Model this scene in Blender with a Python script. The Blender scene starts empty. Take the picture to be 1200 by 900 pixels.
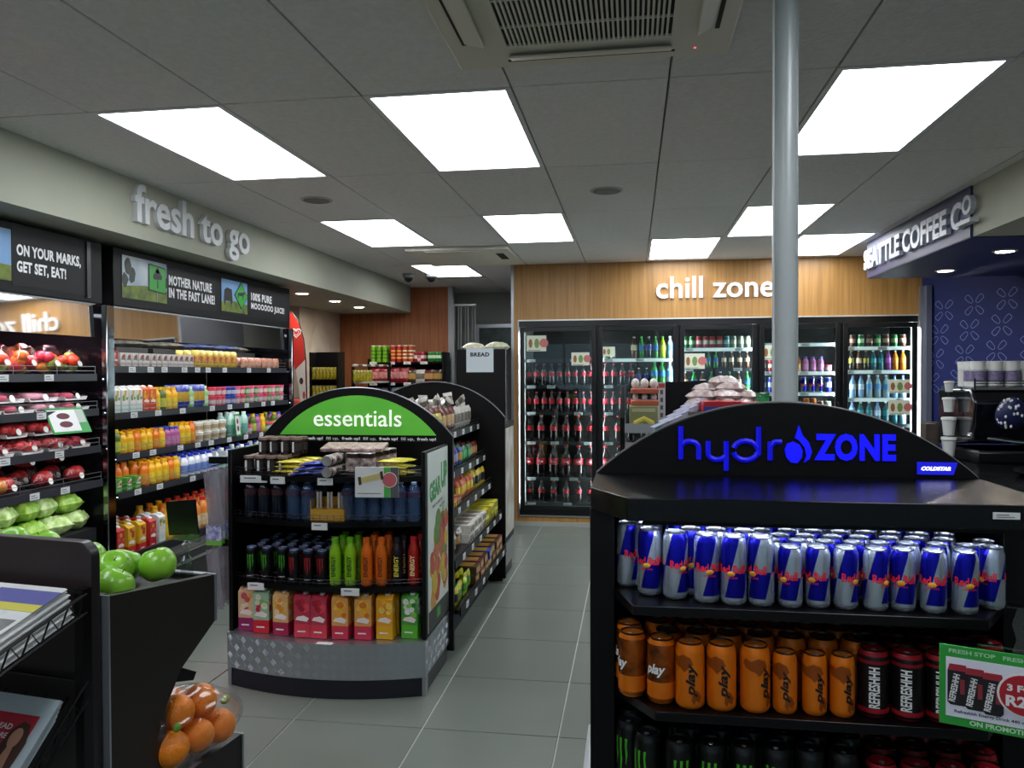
import bpy, bmesh, math, random
from mathutils import Matrix, Vector
random.seed(7)
PI = math.pi
# ---------------------------------------------------------------- camera, world, exposure
SC = bpy.context.scene
COL = SC.collection
cam_d = bpy.data.cameras.new('camera'); cam = bpy.data.objects.new('camera', cam_d); COL.objects.link(cam)
YAW, PITCH, ROLL, FPX = .1526, -.0139, -.0039, 920.0
_f = Vector((-math.sin(YAW)*math.cos(PITCH), math.cos(YAW)*math.cos(PITCH), math.sin(PITCH)))
_r = Vector((math.cos(YAW), math.sin(YAW), 0)); _u = _r.cross(_f)
_r2 = math.cos(ROLL)*_r+math.sin(ROLL)*_u; _u2 = -math.sin(ROLL)*_r+math.cos(ROLL)*_u
cam.matrix_world = Matrix(((_r2.x, _u2.x, -_f.x, 0), (_r2.y, _u2.y, -_f.y, 0), (_r2.z, _u2.z, -_f.z, 1.56), (0, 0, 0, 1)))
cam_d.sensor_width = 36; cam_d.sensor_fit = 'HORIZONTAL'; cam_d.lens = FPX/1200*36; cam_d.clip_start = .05
SC.camera = cam
wd = bpy.data.worlds.new('world'); SC.world = wd; wd.use_nodes = True
wd.node_tree.nodes['Background'].inputs[0].default_value = (.62, .78, 1, 1)
wd.node_tree.nodes['Background'].inputs[1].default_value = .55
SC.view_settings.view_transform = 'Standard'; SC.view_settings.look = 'None'
SC.view_settings.gamma = 1; SC.view_settings.exposure = 0.2; SC.view_settings.use_curve_mapping = False
SC.cycles.max_bounces = 7; SC.cycles.transparent_max_bounces = 12; SC.cycles.sample_clamp_indirect = 4
PANEL_E, LED_E = 8.8, 14.0
# ---------------------------------------------------------------- materials
def lin(h):
    if isinstance(h, tuple): return tuple(h)+((1,) if len(h) == 3 else ())
    h = h.lstrip('#'); o = []
    for i in (0, 2, 4):
        c = int(h[i:i+2], 16)/255; o.append(c/12.92 if c <= .04045 else ((c+.055)/1.055)**2.4)
    return (*o, 1)
_M = {}
def M(h, rough=.5, metal=0, emit=0, noise=0, ns=8, bump=0, bs=60, alpha=1, coat=0, stretch=None, spec=None, c2=None):
    k = (h, rough, metal, emit, noise, ns, bump, bs, alpha, coat, stretch, spec, c2)
    if k in _M: return _M[k]
    m = bpy.data.materials.new('mat_%d' % len(_M)); m.use_nodes = True; nt = m.node_tree; N = nt.nodes; L = nt.links
    b = N['Principled BSDF']; c = lin(h)
    b.inputs['Base Color'].default_value = c; b.inputs['Roughness'].default_value = rough; b.inputs['Metallic'].default_value = metal
    b.inputs['Alpha'].default_value = alpha
    if coat: b.inputs['Coat Weight'].default_value = coat; b.inputs['Coat Roughness'].default_value = .08
    if spec is not None: b.inputs['Specular IOR Level'].default_value = spec
    if emit: b.inputs['Emission Color'].default_value = c; b.inputs['Emission Strength'].default_value = emit
    if noise or bump:
        tc = N.new('ShaderNodeTexCoord'); src = tc.outputs['Object']
        if stretch:
            mp = N.new('ShaderNodeMapping'); mp.inputs['Scale'].default_value = stretch; L.new(src, mp.inputs[0]); src = mp.outputs[0]
    if noise:
        n = N.new('ShaderNodeTexNoise'); n.inputs['Scale'].default_value = ns; n.inputs['Detail'].default_value = 4; L.new(src, n.inputs['Vector'])
        mx = N.new('ShaderNodeMix'); mx.data_type = 'RGBA'
        cc = lin(c2) if c2 else tuple(x*(1-noise) for x in c[:3])+(1,)
        cr = N.new('ShaderNodeMapRange'); cr.inputs[1].default_value = .3; cr.inputs[2].default_value = .7; L.new(n.outputs[0], cr.inputs[0])
        L.new(cr.outputs[0], mx.inputs[0]); mx.inputs[6].default_value = c; mx.inputs[7].default_value = cc; L.new(mx.outputs[2], b.inputs['Base Color'])
    if bump:
        n = N.new('ShaderNodeTexNoise'); n.inputs['Scale'].default_value = bs; n.inputs['Detail'].default_value = 3; L.new(src, n.inputs['Vector'])
        bp = N.new('ShaderNodeBump'); bp.inputs['Strength'].default_value = bump; bp.inputs['Distance'].default_value = .01
        L.new(n.outputs[0], bp.inputs['Height']); L.new(bp.outputs[0], b.inputs['Normal'])
    _M[k] = m
    return m
def glassmat(tint='#ffffff', gloss=.04, rough=.02, name='glass', edge=.6):
    k = (tint, gloss, rough, name)
    if k in _M: return _M[k]
    m = bpy.data.materials.new(name); m.use_nodes = True; nt = m.node_tree; nt.nodes.clear(); N = nt.nodes; L = nt.links
    t = N.new('ShaderNodeBsdfTransparent'); t.inputs[0].default_value = lin(tint)
    g = N.new('ShaderNodeBsdfGlossy'); g.inputs['Roughness'].default_value = rough
    lw = N.new('ShaderNodeLayerWeight'); lw.inputs[0].default_value = .25
    mr = N.new('ShaderNodeMapRange'); mr.inputs[3].default_value = gloss; mr.inputs[4].default_value = edge; L.new(lw.outputs['Fresnel'], mr.inputs[0])
    mx = N.new('ShaderNodeMixShader'); L.new(mr.outputs[0], mx.inputs[0]); L.new(t.outputs[0], mx.inputs[1]); L.new(g.outputs[0], mx.inputs[2])
    o = N.new('ShaderNodeOutputMaterial'); L.new(mx.outputs[0], o.inputs[0]); _M[k] = m
    return m
def randmat(h, amt, rough, name, noise=.12, ns=3, bump=.0, bs=60, coat=0):
    """base colour with fine noise plus a small per-object tint"""
    m = bpy.data.materials.new(name); m.use_nodes = True; N = m.node_tree.nodes; L = m.node_tree.links; b = N['Principled BSDF']
    oi = N.new('ShaderNodeObjectInfo'); tc = N.new('ShaderNodeTexCoord'); ad = N.new('ShaderNodeVectorMath'); ad.operation = 'ADD'
    L.new(tc.outputs['Object'], ad.inputs[0]); L.new(oi.outputs['Random'], ad.inputs[1])
    n = N.new('ShaderNodeTexNoise'); n.inputs['Scale'].default_value = ns; n.inputs['Detail'].default_value = 5; L.new(ad.outputs[0], n.inputs['Vector'])
    a = N.new('ShaderNodeMath'); a.operation = 'MULTIPLY_ADD'; L.new(oi.outputs['Random'], a.inputs[0]); a.inputs[1].default_value = amt; a.inputs[2].default_value = 1-amt/2
    n2 = N.new('ShaderNodeMath'); n2.operation = 'MULTIPLY_ADD'; L.new(n.outputs[0], n2.inputs[0]); n2.inputs[1].default_value = noise*2; n2.inputs[2].default_value = 1-noise
    p = N.new('ShaderNodeMath'); p.operation = 'MULTIPLY'; L.new(a.outputs[0], p.inputs[0]); L.new(n2.outputs[0], p.inputs[1])
    h2 = N.new('ShaderNodeHueSaturation'); h2.inputs['Color'].default_value = lin(h); L.new(p.outputs[0], h2.inputs['Value']); L.new(h2.outputs[0], b.inputs['Base Color'])
    b.inputs['Roughness'].default_value = rough
    if bump:
        n3 = N.new('ShaderNodeTexNoise'); n3.inputs['Scale'].default_value = bs; n3.inputs['Detail'].default_value = 6; L.new(ad.outputs[0], n3.inputs['Vector'])
        bp = N.new('ShaderNodeBump'); bp.inputs['Strength'].default_value = bump; bp.inputs['Distance'].default_value = .01; L.new(n3.outputs[0], bp.inputs['Height']); L.new(bp.outputs[0], b.inputs['Normal'])
    return m
def woodmat(a, b_, name, rough=.4):
    m = bpy.data.materials.new(name); m.use_nodes = True; N = m.node_tree.nodes; L = m.node_tree.links; b = N['Principled BSDF']
    tc = N.new('ShaderNodeTexCoord'); mp = N.new('ShaderNodeMapping'); mp.inputs['Scale'].default_value = (22, 22, .9); L.new(tc.outputs['Object'], mp.inputs[0])
    n = N.new('ShaderNodeTexNoise'); n.inputs['Scale'].default_value = 1.6; n.inputs['Detail'].default_value = 6; L.new(mp.outputs[0], n.inputs['Vector'])
    r = N.new('ShaderNodeValToRGB'); r.color_ramp.elements[0].position = .3; r.color_ramp.elements[0].color = lin(a); r.color_ramp.elements[1].position = .72; r.color_ramp.elements[1].color = lin(b_)
    L.new(n.outputs[0], r.inputs[0]); L.new(r.outputs[0], b.inputs['Base Color']); b.inputs['Roughness'].default_value = rough
    return m
def canprint(a, c, zm, slant, name):
    """quartered two-colour can print with slanted divider"""
    m = bpy.data.materials.new(name); m.use_nodes = True; N = m.node_tree.nodes; L = m.node_tree.links; b = N['Principled BSDF']
    tc = N.new('ShaderNodeTexCoord'); s = N.new('ShaderNodeSeparateXYZ'); L.new(tc.outputs['Object'], s.inputs[0])
    def mt(op, x, y=None, z=None):
        q = N.new('ShaderNodeMath'); q.operation = op
        for i, v in enumerate((x, y, z)):
            if v is None: continue
            if isinstance(v, (int, float)): q.inputs[i].default_value = v
            else: L.new(v, q.inputs[i])
        return q.outputs[0]
    ang = mt('ARCTAN2', s.outputs[1], s.outputs[0]); dz = mt('SUBTRACT', s.outputs[2], zm)
    t = mt('ADD', ang, mt('MULTIPLY', dz, slant)); sn = mt('SIGN', mt('SINE', mt('MULTIPLY', mt('ADD', t, PI/2), 2)))
    x = mt('MULTIPLY', sn, mt('SIGN', dz)); f = mt('GREATER_THAN', x, 0)
    edge = mt('LESS_THAN', s.outputs[2], .018); f = mt('MAXIMUM', f, edge)
    mx = N.new('ShaderNodeMix'); mx.data_type = 'RGBA'; L.new(f, mx.inputs[0]); mx.inputs[6].default_value = lin(a); mx.inputs[7].default_value = lin(c)
    L.new(mx.outputs[2], b.inputs['Base Color']); b.inputs['Metallic'].default_value = .75; b.inputs['Roughness'].default_value = .27
    return m
BLACK = M('#070608', .5, bump=.05, bs=200, spec=.22); BLACKG = M('#060507', .28, noise=.3, ns=4, spec=.3); DARK = M('#151416', .5, spec=.3); ALU = M('#a9adb3', .35, .8); STEEL = M('#c4c8cc', .25, .95)
CHROME = M('#dfe2e6', .12, 1); WHITE = M('#e9eaea', .5); TAG = M('#d8dadb', .45); CLEAR = glassmat('#eef4f4', .05, .03, 'clear_plastic'); LED = M('#f4f8ff', .5, emit=LED_E)
WIRE = M('#3a3b3f', .35, .7); TAGINK = M('#5a5f66', .6); LID = M('#b9bdc1', .3, .9); PAINT = M('#a8aa99', .7, noise=.06, ns=5)
def sliced(vs, fs, step):
    bm_ = bmesh.new(); bv = [bm_.verts.new(p) for p in vs]
    for f in fs:
        try: bm_.faces.new([bv[i] for i in f])
        except ValueError: pass
    xs = [p[0] for p in vs]; q = math.ceil(min(xs)/step)*step
    while q < max(xs):
        bmesh.ops.bisect_plane(bm_, geom=bm_.verts[:]+bm_.edges[:]+bm_.faces[:], plane_co=(q, 0, 0), plane_no=(1, 0, 0)); q += step
    bm_.verts.ensure_lookup_table(); bm_.verts.index_update(); o = ([tuple(v.co) for v in bm_.verts], [tuple(v.index for v in f.verts) for f in bm_.faces]); bm_.free(); return o
def wrapshape(b, pts, rad, z, ang, m):
    vs, fs = sliced([(x, y, 0) for x, y in pts], [tuple(range(len(pts)))], rad*.25)
    b.add([(rad*math.sin(x/rad), -rad*math.cos(x/rad), y) for x, y, _ in vs], fs, m, R(ang, 'Z') @ Tr(0, 0, z))
ORD = ['first', 'second', 'third', 'fourth', 'fifth', 'sixth', 'seventh', 'eighth', 'ninth', 'tenth', 'eleventh', 'twelfth', 'thirteenth', 'fourteenth']
def nth(desc, i, n, front=True):
    s = desc+(', '+ORD[i]+' from left' if front and n > 1 and i < 14 else '' if front else ', behind the front row')
    return s if len(s.replace('-', ' ').split()) <= 16 or len(s.split()) <= 16 else desc
# ---------------------------------------------------------------- mesh builder
class MB:
    def __init__(s): s.v = []; s.f = []; s.m = []; s.mats = []; s.T = Matrix()
    def add(s, vs, fs, m, T=None):
        T = s.T @ T if T is not None else s.T; o = len(s.v)
        s.v += [tuple(T @ Vector(v)) for v in vs]
        if isinstance(m, (list, tuple)):
            for x in m:
                if x not in s.mats: s.mats.append(x)
            s.m += [s.mats.index(x) for x in m]
        else:
            if m not in s.mats: s.mats.append(m)
            s.m += [s.mats.index(m)]*len(fs)
        s.f += [tuple(i+o for i in f) for f in fs]
        return s
    def box(s, x0, x1, y0, y1, z0, z1, m, c=0, T=None):
        if c <= 0:
            vs = [(x, y, z) for x in (x0, x1) for y in (y0, y1) for z in (z0, z1)]
            return s.add(vs, [(0, 1, 3, 2), (4, 6, 7, 5), (0, 4, 5, 1), (2, 3, 7, 6), (0, 2, 6, 4), (1, 5, 7, 3)], m, T)
        P = {}; vs = []; lo = (x0, y0, z0); hi = (x1, y1, z1); mid = Vector(((x0+x1)/2, (y0+y1)/2, (z0+z1)/2))
        for sg in [(a, b, d) for a in (0, 1) for b in (0, 1) for d in (0, 1)]:
            for ax in range(3):
                p = [(hi[i] if sg[i] else lo[i])+(0 if i == ax else (-c if sg[i] else c)) for i in range(3)]; P[sg, ax] = len(vs); vs.append(tuple(p))
        fs = []
        for ax in range(3):
            o = [i for i in range(3) if i != ax]
            for e in (0, 1):
                q = []
                for a, b in ((0, 0), (1, 0), (1, 1), (0, 1)):
                    g = [0]*3; g[ax] = e; g[o[0]] = a; g[o[1]] = b; q.append(P[tuple(g), ax])
                fs.append(q)
            for a in (0, 1):
                for b in (0, 1):
                    g0 = [0]*3; g0[o[0]] = a; g0[o[1]] = b; g1 = list(g0); g1[ax] = 1; g0 = tuple(g0); g1 = tuple(g1)
                    fs.append([P[g0, o[0]], P[g0, o[1]], P[g1, o[1]], P[g1, o[0]]])
        for sg in [(a, b, d) for a in (0, 1) for b in (0, 1) for d in (0, 1)]: fs.append([P[sg, 0], P[sg, 1], P[sg, 2]])
        out = []
        for f in fs:
            p = [Vector(vs[i]) for i in f]; n = (p[1]-p[0]).cross(p[2]-p[0]); cen = sum(p, Vector())/len(p)
            out.append(tuple(f) if n.dot(cen-mid) > 0 else tuple(reversed(f)))
        return s.add(vs, out, m, T)
    def prism(s, pts, ax, a, b, m, T=None, side=None):
        n = len(pts)
        def mk(p, d): return {'x': (d, p[0], p[1]), 'y': (p[0], d, p[1]), 'z': (p[0], p[1], d)}[ax]
        area = sum(pts[i][0]*pts[(i+1) % n][1]-pts[(i+1) % n][0]*pts[i][1] for i in range(n))
        if (area > 0) == (ax == 'y'): pts = pts[::-1]
        if a > b: a, b = b, a
        vs = [mk(p, a) for p in pts]+[mk(p, b) for p in pts]
        fs = [tuple(range(n))[::-1], tuple(range(n, 2*n))]+[(i, (i+1) % n, n+(i+1) % n, n+i) for i in range(n)]
        return s.add(vs, fs, [m, m]+[side or m]*n, T)
    def lathe(s, prof, m, seg=16, T=None, a0=0, fn=None):
        vs = []; fs = []; ms = []; n = len(prof)
        for r, z in prof:
            for k in range(seg): a = a0+2*PI*k/seg; vs.append((r*math.cos(a), r*math.sin(a), z))
        for i in range(n-1):
            for k in range(seg):
                k2 = (k+1) % seg; fs.append((i*seg+k, i*seg+k2, (i+1)*seg+k2, (i+1)*seg+k)); ms.append(m[min(i, len(m)-1)] if isinstance(m, (list, tuple)) else m)
        for i, rev in ((0, 1), (n-1, 0)):
            if prof[i][0] > 1e-5:
                f = tuple(range(i*seg, i*seg+seg)); fs.append(f[::-1] if rev else f); ms.append(ms[0] if rev else ms[-1])
        return s.add(vs, fs, ms, T)
    def ball(s, rx, ry, rz, m, T=None, seg=12, rings=8, dent=0, lump=0, seed=0):
        rd = random.Random(seed); ph = [rd.uniform(0, 6) for _ in range(4)]; vs = []; fs = []
        for i in range(rings+1):
            t = PI*i/rings
            for k in range(seg):
                a = 2*PI*k/seg; q = 1+lump*(math.sin(2*a+ph[0])*math.sin(t*2+ph[1])+.7*math.sin(3*a+ph[2])*math.sin(3*t+ph[3]))
                st = math.sin(t); z = math.cos(t)
                if dent: z = z-dent*math.exp(-(st/.35)**2)*(1 if z > 0 else -.5)
                vs.append((rx*st*math.cos(a)*q, ry*st*math.sin(a)*q, rz*z*q))
        for i in range(rings):
            for k in range(seg): fs.append((i*seg+k, (i+1)*seg+k, (i+1)*seg+(k+1) % seg, i*seg+(k+1) % seg))
        return s.add(vs, fs, m, T)
    def tube(s, pts, r, m, seg=6, T=None, closed=False):
        P = [Vector(p) for p in pts]; n = len(P); vs = []; fs = []; up = None
        for i in range(n):
            d = (P[(i+1) % n] if (closed or i < n-1) else P[i])-(P[i-1] if (closed or i > 0) else P[i]); d = d.normalized() if d.length > 0 else Vector((0, 0, 1))
            a = d.cross(Vector((0, 0, 1)) if abs(d.z) < .9 else Vector((1, 0, 0))).normalized(); b = d.cross(a)
            for k in range(seg): t = 2*PI*k/seg; vs.append(tuple(P[i]+r*(math.cos(t)*a+math.sin(t)*b)))
        for i in range(n if closed else n-1):
            j = (i+1) % n
            for k in range(seg): fs.append((i*seg+k, i*seg+(k+1) % seg, j*seg+(k+1) % seg, j*seg+k))
        if not closed: fs += [tuple(range(seg)), tuple(range((n-1)*seg, n*seg))[::-1]]
        return s.add(vs, fs, m, T)
    def pillow(s, w, h, t, m, T=None, n=7, seed=0, crimp=.1, mid=None):
        """flow-pack bag lying in xy, thickness t in z; mid = material of the middle band"""
        rd = random.Random(seed); vs = []; fs = []; ms = []
        for sd in (1, -1):
            for i in range(n+1):
                for j in range(n+1):
                    u = i/n*2-1; v = j/n*2-1
                    q = max(0, 1-abs(u)**3)**.6*max(0, 1-max(0, (abs(v)-0)/(1))**4)**.8
                    if i in (0, n) or j in (0, n): q = 0
                    vs.append((u*w/2*(1-.05*(1-abs(v))), v*h/2, sd*t/2*q*(1+rd.uniform(-.16, .16))))
        for sd in (0, 1):
            o = sd*(n+1)**2
            for i in range(n):
                for j in range(n):
                    a = o+i*(n+1)+j; f = (a, a+n+1, a+n+2, a+1); fs.append(f if sd == 0 else f[::-1]); ms.append(mid if mid and 2 <= j <= n-3 else m)
        return s.add(vs, fs, ms, T)
    def text(s, txt, w, h, m, T=None, bold=0, ext=0, sx=1, wrap=None, align='c', space=1, shear=0):
        vs, fs = textgeo(txt, bold, ext, space, shear)
        x0 = min(v[0] for v in vs); x1 = max(v[0] for v in vs); y0 = min(v[1] for v in vs); y1 = max(v[1] for v in vs)
        kx = w/(x1-x0) if w else (h/(y1-y0)*sx); ky = h/(y1-y0) if h else kx/sx
        ox = (x0+x1)/2 if align == 'c' else x0; oy = (y0+y1)/2 if align == 'c' else y0
        z0 = min(v[2] for v in vs)
        out = [((x-ox)*kx, (y-oy)*ky, (z-z0)) for x, y, z in vs]
        if wrap:
            R_, vert = wrap
            if vert: out = [(-y, x, z) for x, y, z in out]
            out, fs = sliced(out, fs, R_*.3)
        if wrap: R_ = wrap[0]; out = [(R_*math.sin(x/R_), y, -(R_)*(1-math.cos(x/R_))+z) for x, y, z in out]
        return s.add(out, fs, m, T)
    def mesh(s, name='mesh', smooth=40):
        me = bpy.data.meshes.new(name); me.from_pydata(s.v, [], s.f)
        for m in s.mats: me.materials.append(m)
        me.polygons.foreach_set('material_index', s.m)
        if smooth:
            me.polygons.foreach_set('use_smooth', [True]*len(s.f)); me.update(); me.set_sharp_from_angle(angle=math.radians(smooth))
        me.update()
        return me
    def ob(s, name, parent=None, label=None, cat=None, group=None, kind=None, loc=(0, 0, 0), rz=0, bevel=0, smooth=40):
        o = bpy.data.objects.new(name, s.mesh(name, smooth)); COL.objects.link(o); o.parent = parent; o.location = loc; o.rotation_euler = (0, 0, rz)
        props(o, label, cat, group, kind)
        if bevel:
            b = o.modifiers.new('bevel', 'BEVEL'); b.width = bevel; b.segments = 2; b.limit_method = 'ANGLE'; b.angle_limit = math.radians(50)
        return o
def props(o, label=None, cat=None, group=None, kind=None):
    for k, v in (('label', label), ('category', cat), ('group', group), ('kind', kind)):
        if v: o[k] = v
def empty(name, label, cat, loc=(0, 0, 0), rz=0, group=None, kind=None, rot=None):
    o = bpy.data.objects.new(name, None); COL.objects.link(o); o.location = loc; o.rotation_euler = rot or (0, 0, rz); o.empty_display_size = .05
    props(o, label, cat, group, kind); return o
_TX = {}
def textgeo(txt, bold, ext, space, shear):
    k = (txt, bold, ext, space, shear)
    if k not in _TX:
        c = bpy.data.curves.new('txt', 'FONT'); c.body = txt; c.size = 1; c.offset = bold; c.extrude = 0; c.resolution_u = 3; c.space_character = space; c.shear = shear
        o = bpy.data.objects.new('txt', c); COL.objects.link(o); dg = bpy.context.evaluated_depsgraph_get(); me = bpy.data.meshes.new_from_object(o.evaluated_get(dg))
        vs = [tuple(v.co) for v in me.vertices]; fs = [tuple(p.vertices) for p in me.polygons]
        if ext:
            n = len(vs); cnt = {}
            for f in fs:
                for i in range(len(f)):
                    e = (f[i], f[(i+1) % len(f)]); cnt[e] = 1
            side = [e for e in cnt if (e[1], e[0]) not in cnt]
            vs = [(x, y, 0) for x, y, z in vs]+[(x, y, ext) for x, y, z in vs]
            up = fs and (Vector(vs[fs[0][1]])-Vector(vs[fs[0][0]])).cross(Vector(vs[fs[0][2]])-Vector(vs[fs[0][1]])).z > 0
            nf = [tuple(i+n for i in f) for f in fs]+[f[::-1] for f in fs]+[(a, b, b+n, a+n) for a, b in side]
            fs = nf if up else [f[::-1] for f in nf]
        bpy.data.objects.remove(o); bpy.data.curves.remove(c); bpy.data.meshes.remove(me); _TX[k] = (vs, fs)
    return _TX[k]
def Tr(x=0, y=0, z=0): return Matrix.Translation((x, y, z))
def R(a, ax): return Matrix.Rotation(a, 4, ax)
def FRONT(x, y, z, rz=0): return Tr(x, y, z) @ R(rz, 'Z') @ R(PI/2, 'X')      # text plane upright, facing -y, then turned by rz
def letters(name, txt, w, h, m, T, parent, bold=.02, ext=.1, mat_depth=1, space=1, shear=0, sx=1):
    """one raised letter per child object"""
    full, _ = textgeo(txt, bold, ext, space, shear)
    x0 = min(v[0] for v in full); x1 = max(v[0] for v in full); y0 = min(v[1] for v in full); y1 = max(v[1] for v in full)
    kx = w/(x1-x0); ky = h/(y1-y0)
    for i, ch in enumerate(txt):
        if ch == ' ': continue
        pre, _ = textgeo(txt[:i+1], bold, ext, space, shear); one, fs = textgeo(ch, bold, ext, space, shear)
        off = max(v[0] for v in pre)-max(v[0] for v in one)
        if i and txt[i] in '.,': off = max(v[0] for v in pre)-max(v[0] for v in one)
        b = MB(); b.T = T
        b.add([((x+off-(x0+x1)/2)*kx, (y-(y0+y1)/2)*ky, z*mat_depth/ext) for x, y, z in one], fs, m); b.ob(name, parent)
# product stock: each kind is modelled once, every further one is a copy of the thing and its parts
STOCK = {}
def stock(key, name, cat, parts): STOCK[key] = (name, cat, [(n, b.mesh(n)) for n, b in parts])
def put(key, x, y, z, rz=0, label='', group=None, rot=None, sc=1):
    name, cat, parts = STOCK[key]
    if len(parts) == 1:
        o = bpy.data.objects.new(name, parts[0][1]); COL.objects.link(o)
    else:
        o = bpy.data.objects.new(name, None); COL.objects.link(o); o.empty_display_size = .02
        for n, me in parts:
            c = bpy.data.objects.new(n, me); COL.objects.link(c); c.parent = o
    o.location = (x, y, z); o.rotation_euler = rot if rot else (0, 0, rz)
    if sc != 1: o.scale = (sc, sc, sc)
    props(o, label, cat, group); return o
def tagmb(b, x, y, z, T=None, w=.07, h=.032):
    """shelf price ticket facing -y, centred at x,z"""
    b.box(x-w/2, x+w/2, y-.002, y, z-h/2, z+h/2, TAG, T=T)
    b.box(x-w*.38, x+w*.1, y-.0026, y-.002, z+h*.08, z+h*.2, TAGINK, T=T); b.box(x-w*.38, x+w*.3, y-.0026, y-.002, z-h*.25, z-h*.15, TAGINK, T=T)
# ---------------------------------------------------------------- room shell
CH = 2.675
b = MB(); b.box(-3.9, 4.2, -3, 11.2, -.06, -.006, M('#cdd0c8', .7)); floor = b.ob('floor', kind='structure')
tm = randmat('#697069', .10, .3, 'floor_tile_stone', noise=.10, ns=2.5, bump=.02, bs=9)
b = MB(); b.box(-.297, .297, -.297, .297, -.005, 0, tm, c=.0012); tme = b.mesh('floor_tile')
for i in range(-5, 9):
    for j in range(-8, 13):
        x = -.918+.6*i+.3; y = 3.332+.6*j+.3
        o = bpy.data.objects.new('floor_tile', tme); COL.objects.link(o); o.location = (x, y, 0); o.parent = floor
# ceiling: grey grid slab with lay-in tiles hanging just below it
b = MB(); b.box(-3.9, 4.2, -3, 11.2, CH+.012, CH+.06, M('#8d8c85', .7)); ceil = b.ob('ceiling', kind='structure')
cm = randmat('#dcdbda', .04, .9, 'ceiling_tile_board', noise=.13, ns=34, bump=.6, bs=55)
C0, R0 = -2.263, 3.009
LIGHTS = {(0, 0), (2, 0), (5, 0), (0, 1), (2, 1), (5, 1), (4, 3), (6, 3)}
LPOS = []
def row_y(k):
    return {0: R0, 1: R0+1.2, 2: R0+2.4, 3: R0+3.6}.get(k, R0+1.2*k)
LSET = {(0, 0): 0, (2, 0): 0, (5, 0): 0, (0, 2): 0, (2, 2): 0, (5, 2): 0, (4, 3): 0, (6, 3): 0, (0, 4): 0, (0, -2): 0, (2, -3): 0, (5, -2): 0}  # panels in the negative rows are out of view, added for lighting
ACS = set()
tb = MB(); tb.box(-.296, .296, -.596, .596, -.012, .006, cm, c=.002); cme = tb.mesh('ceiling_tile')
for i in range(-3, 11):
    for j in range(-5, 7):
        if (i, j) in LSET or (i, j) in ACS: continue
        x = C0+.6*i+.3; y = R0+1.2*j+.6
        if x < -2.8 and y < 9.3: continue
        o = bpy.data.objects.new('ceiling_tile', cme); COL.objects.link(o); o.location = (x, y, CH); o.parent = ceil
PAN = M('#f6faff', .5, emit=PANEL_E)
lf = MB(); fr = .024
for a, bb, c, d in ((-.298, .298, -.598, -.598+fr), (-.298, .298, .598-fr, .598), (-.298, -.298+fr, -.598+fr, .598-fr), (.298-fr, .298, -.598+fr, .598-fr)): lf.box(a, bb, c, d, -.014, .012, M('#d8dadb', .5))
lfm = lf.mesh('frame'); ld = MB(); ld.box(-.276, .276, -.576, .576, -.008, .010, PAN); ldm = ld.mesh('diffuser')
LL = {(0, 0): 'leftmost of the three big lit ceiling panels nearest the front', (2, 0): 'big lit ceiling panel left of the air conditioning cassette', (5, 0): 'big lit ceiling panel right of the grey pole',
 (0, 2): 'lit ceiling panel beside the end of the fresh to go lettering', (2, 2): 'lit ceiling panel in the middle of the shop, left of the round speaker', (5, 2): 'lit ceiling panel half behind the grey pole, nearer one',
 (4, 3): 'lit ceiling panel directly over the chill zone lettering', (6, 3): 'lit ceiling panel above the far end of the coffee shop sign', (0, 4): 'small far lit ceiling panel over the back left corner',
 (0, -2): 'unseen lit ceiling panel added over the newspaper rack behind the camera', (2, -3): 'unseen lit ceiling panel added behind the camera near the shopfront', (5, -2): 'unseen lit ceiling panel added behind the camera on the right'}
for (i, j) in LSET:
    yy = R0+1.2*j+.6+(.0 if j < 3 else .0)
    if j == 4: yy = 8.2
    e = empty('ceiling_light', LL[i, j], 'ceiling light', (C0+.6*i+.3, yy, CH), group='lit panels in the ceiling grid')
    for n, me in (('frame', lfm), ('diffuser', ldm)):
        o = bpy.data.objects.new(n, me); COL.objects.link(o); o.parent = e
# walls
def wall(name, x0, x1, y0, y1, z0, z1, m): b = MB(); b.box(x0, x1, y0, y1, z0, z1, m); return b.ob(name, kind='structure')
WALLM = M('#8f9089', .8, noise=.05, ns=3)
wall('wall_left', -4.0, -3.9, -3, 11.2, 0, CH, WALLM)
wall('wall_back', -3.9, 4.2, 10.6, 10.7, 0, CH, M('#a2a39e', .8, noise=.06, ns=3))
BLUE = M('#18225a', .6, noise=.12, ns=3, spec=.25)
DU, DN = Vector((.515, -.857, 0)), Vector((-.857, -.515, 0))      # blue wall runs diagonally from the chillers towards the right
WT = Matrix(((DU.x, -DN.x, 0, 2.70), (DU.y, -DN.y, 0, 7.92), (0, 0, 1, 0), (0, 0, 0, 1)))
b = MB(); b.box(0, 2.9, 0, .1, 0, CH, BLUE); wr = b.ob('wall_right', kind='structure'); wr.matrix_world = WT
wall('wall_right_front', 4.1, 4.2, -3, 5.5, 0, CH, WALLM)
b = MB(); W = M('#c9c9c4', .8)
b.box(-3.9, 4.2, -3.1, -3, 0, .5, W); b.box(-3.9, 4.2, -3.1, -3, 2.3, CH, W); b.box(-3.9, -3.4, -3.1, -3, .5, 2.3, W); b.box(3.6, 4.2, -3.1, -3, .5, 2.3, W)
b.ob('wall_front', kind='structure')
b = MB()
for x in (-3.4, -1.65, .1, 1.85, 3.55): b.box(x, x+.05, -3.08, -3.02, .5, 2.3, ALU)
b.box(-3.4, 3.6, -3.08, -3.02, .5, .55, ALU); b.box(-3.4, 3.6, -3.08, -3.02, 2.25, 2.3, ALU)
w1 = b.ob('window_1', kind='structure')
b = MB(); b.box(-3.38, 3.58, -3.052, -3.046, .55, 2.25, glassmat('#e8f2f0', .05, .02, 'window_glass')); b.ob('glass_pane', w1)
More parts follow.
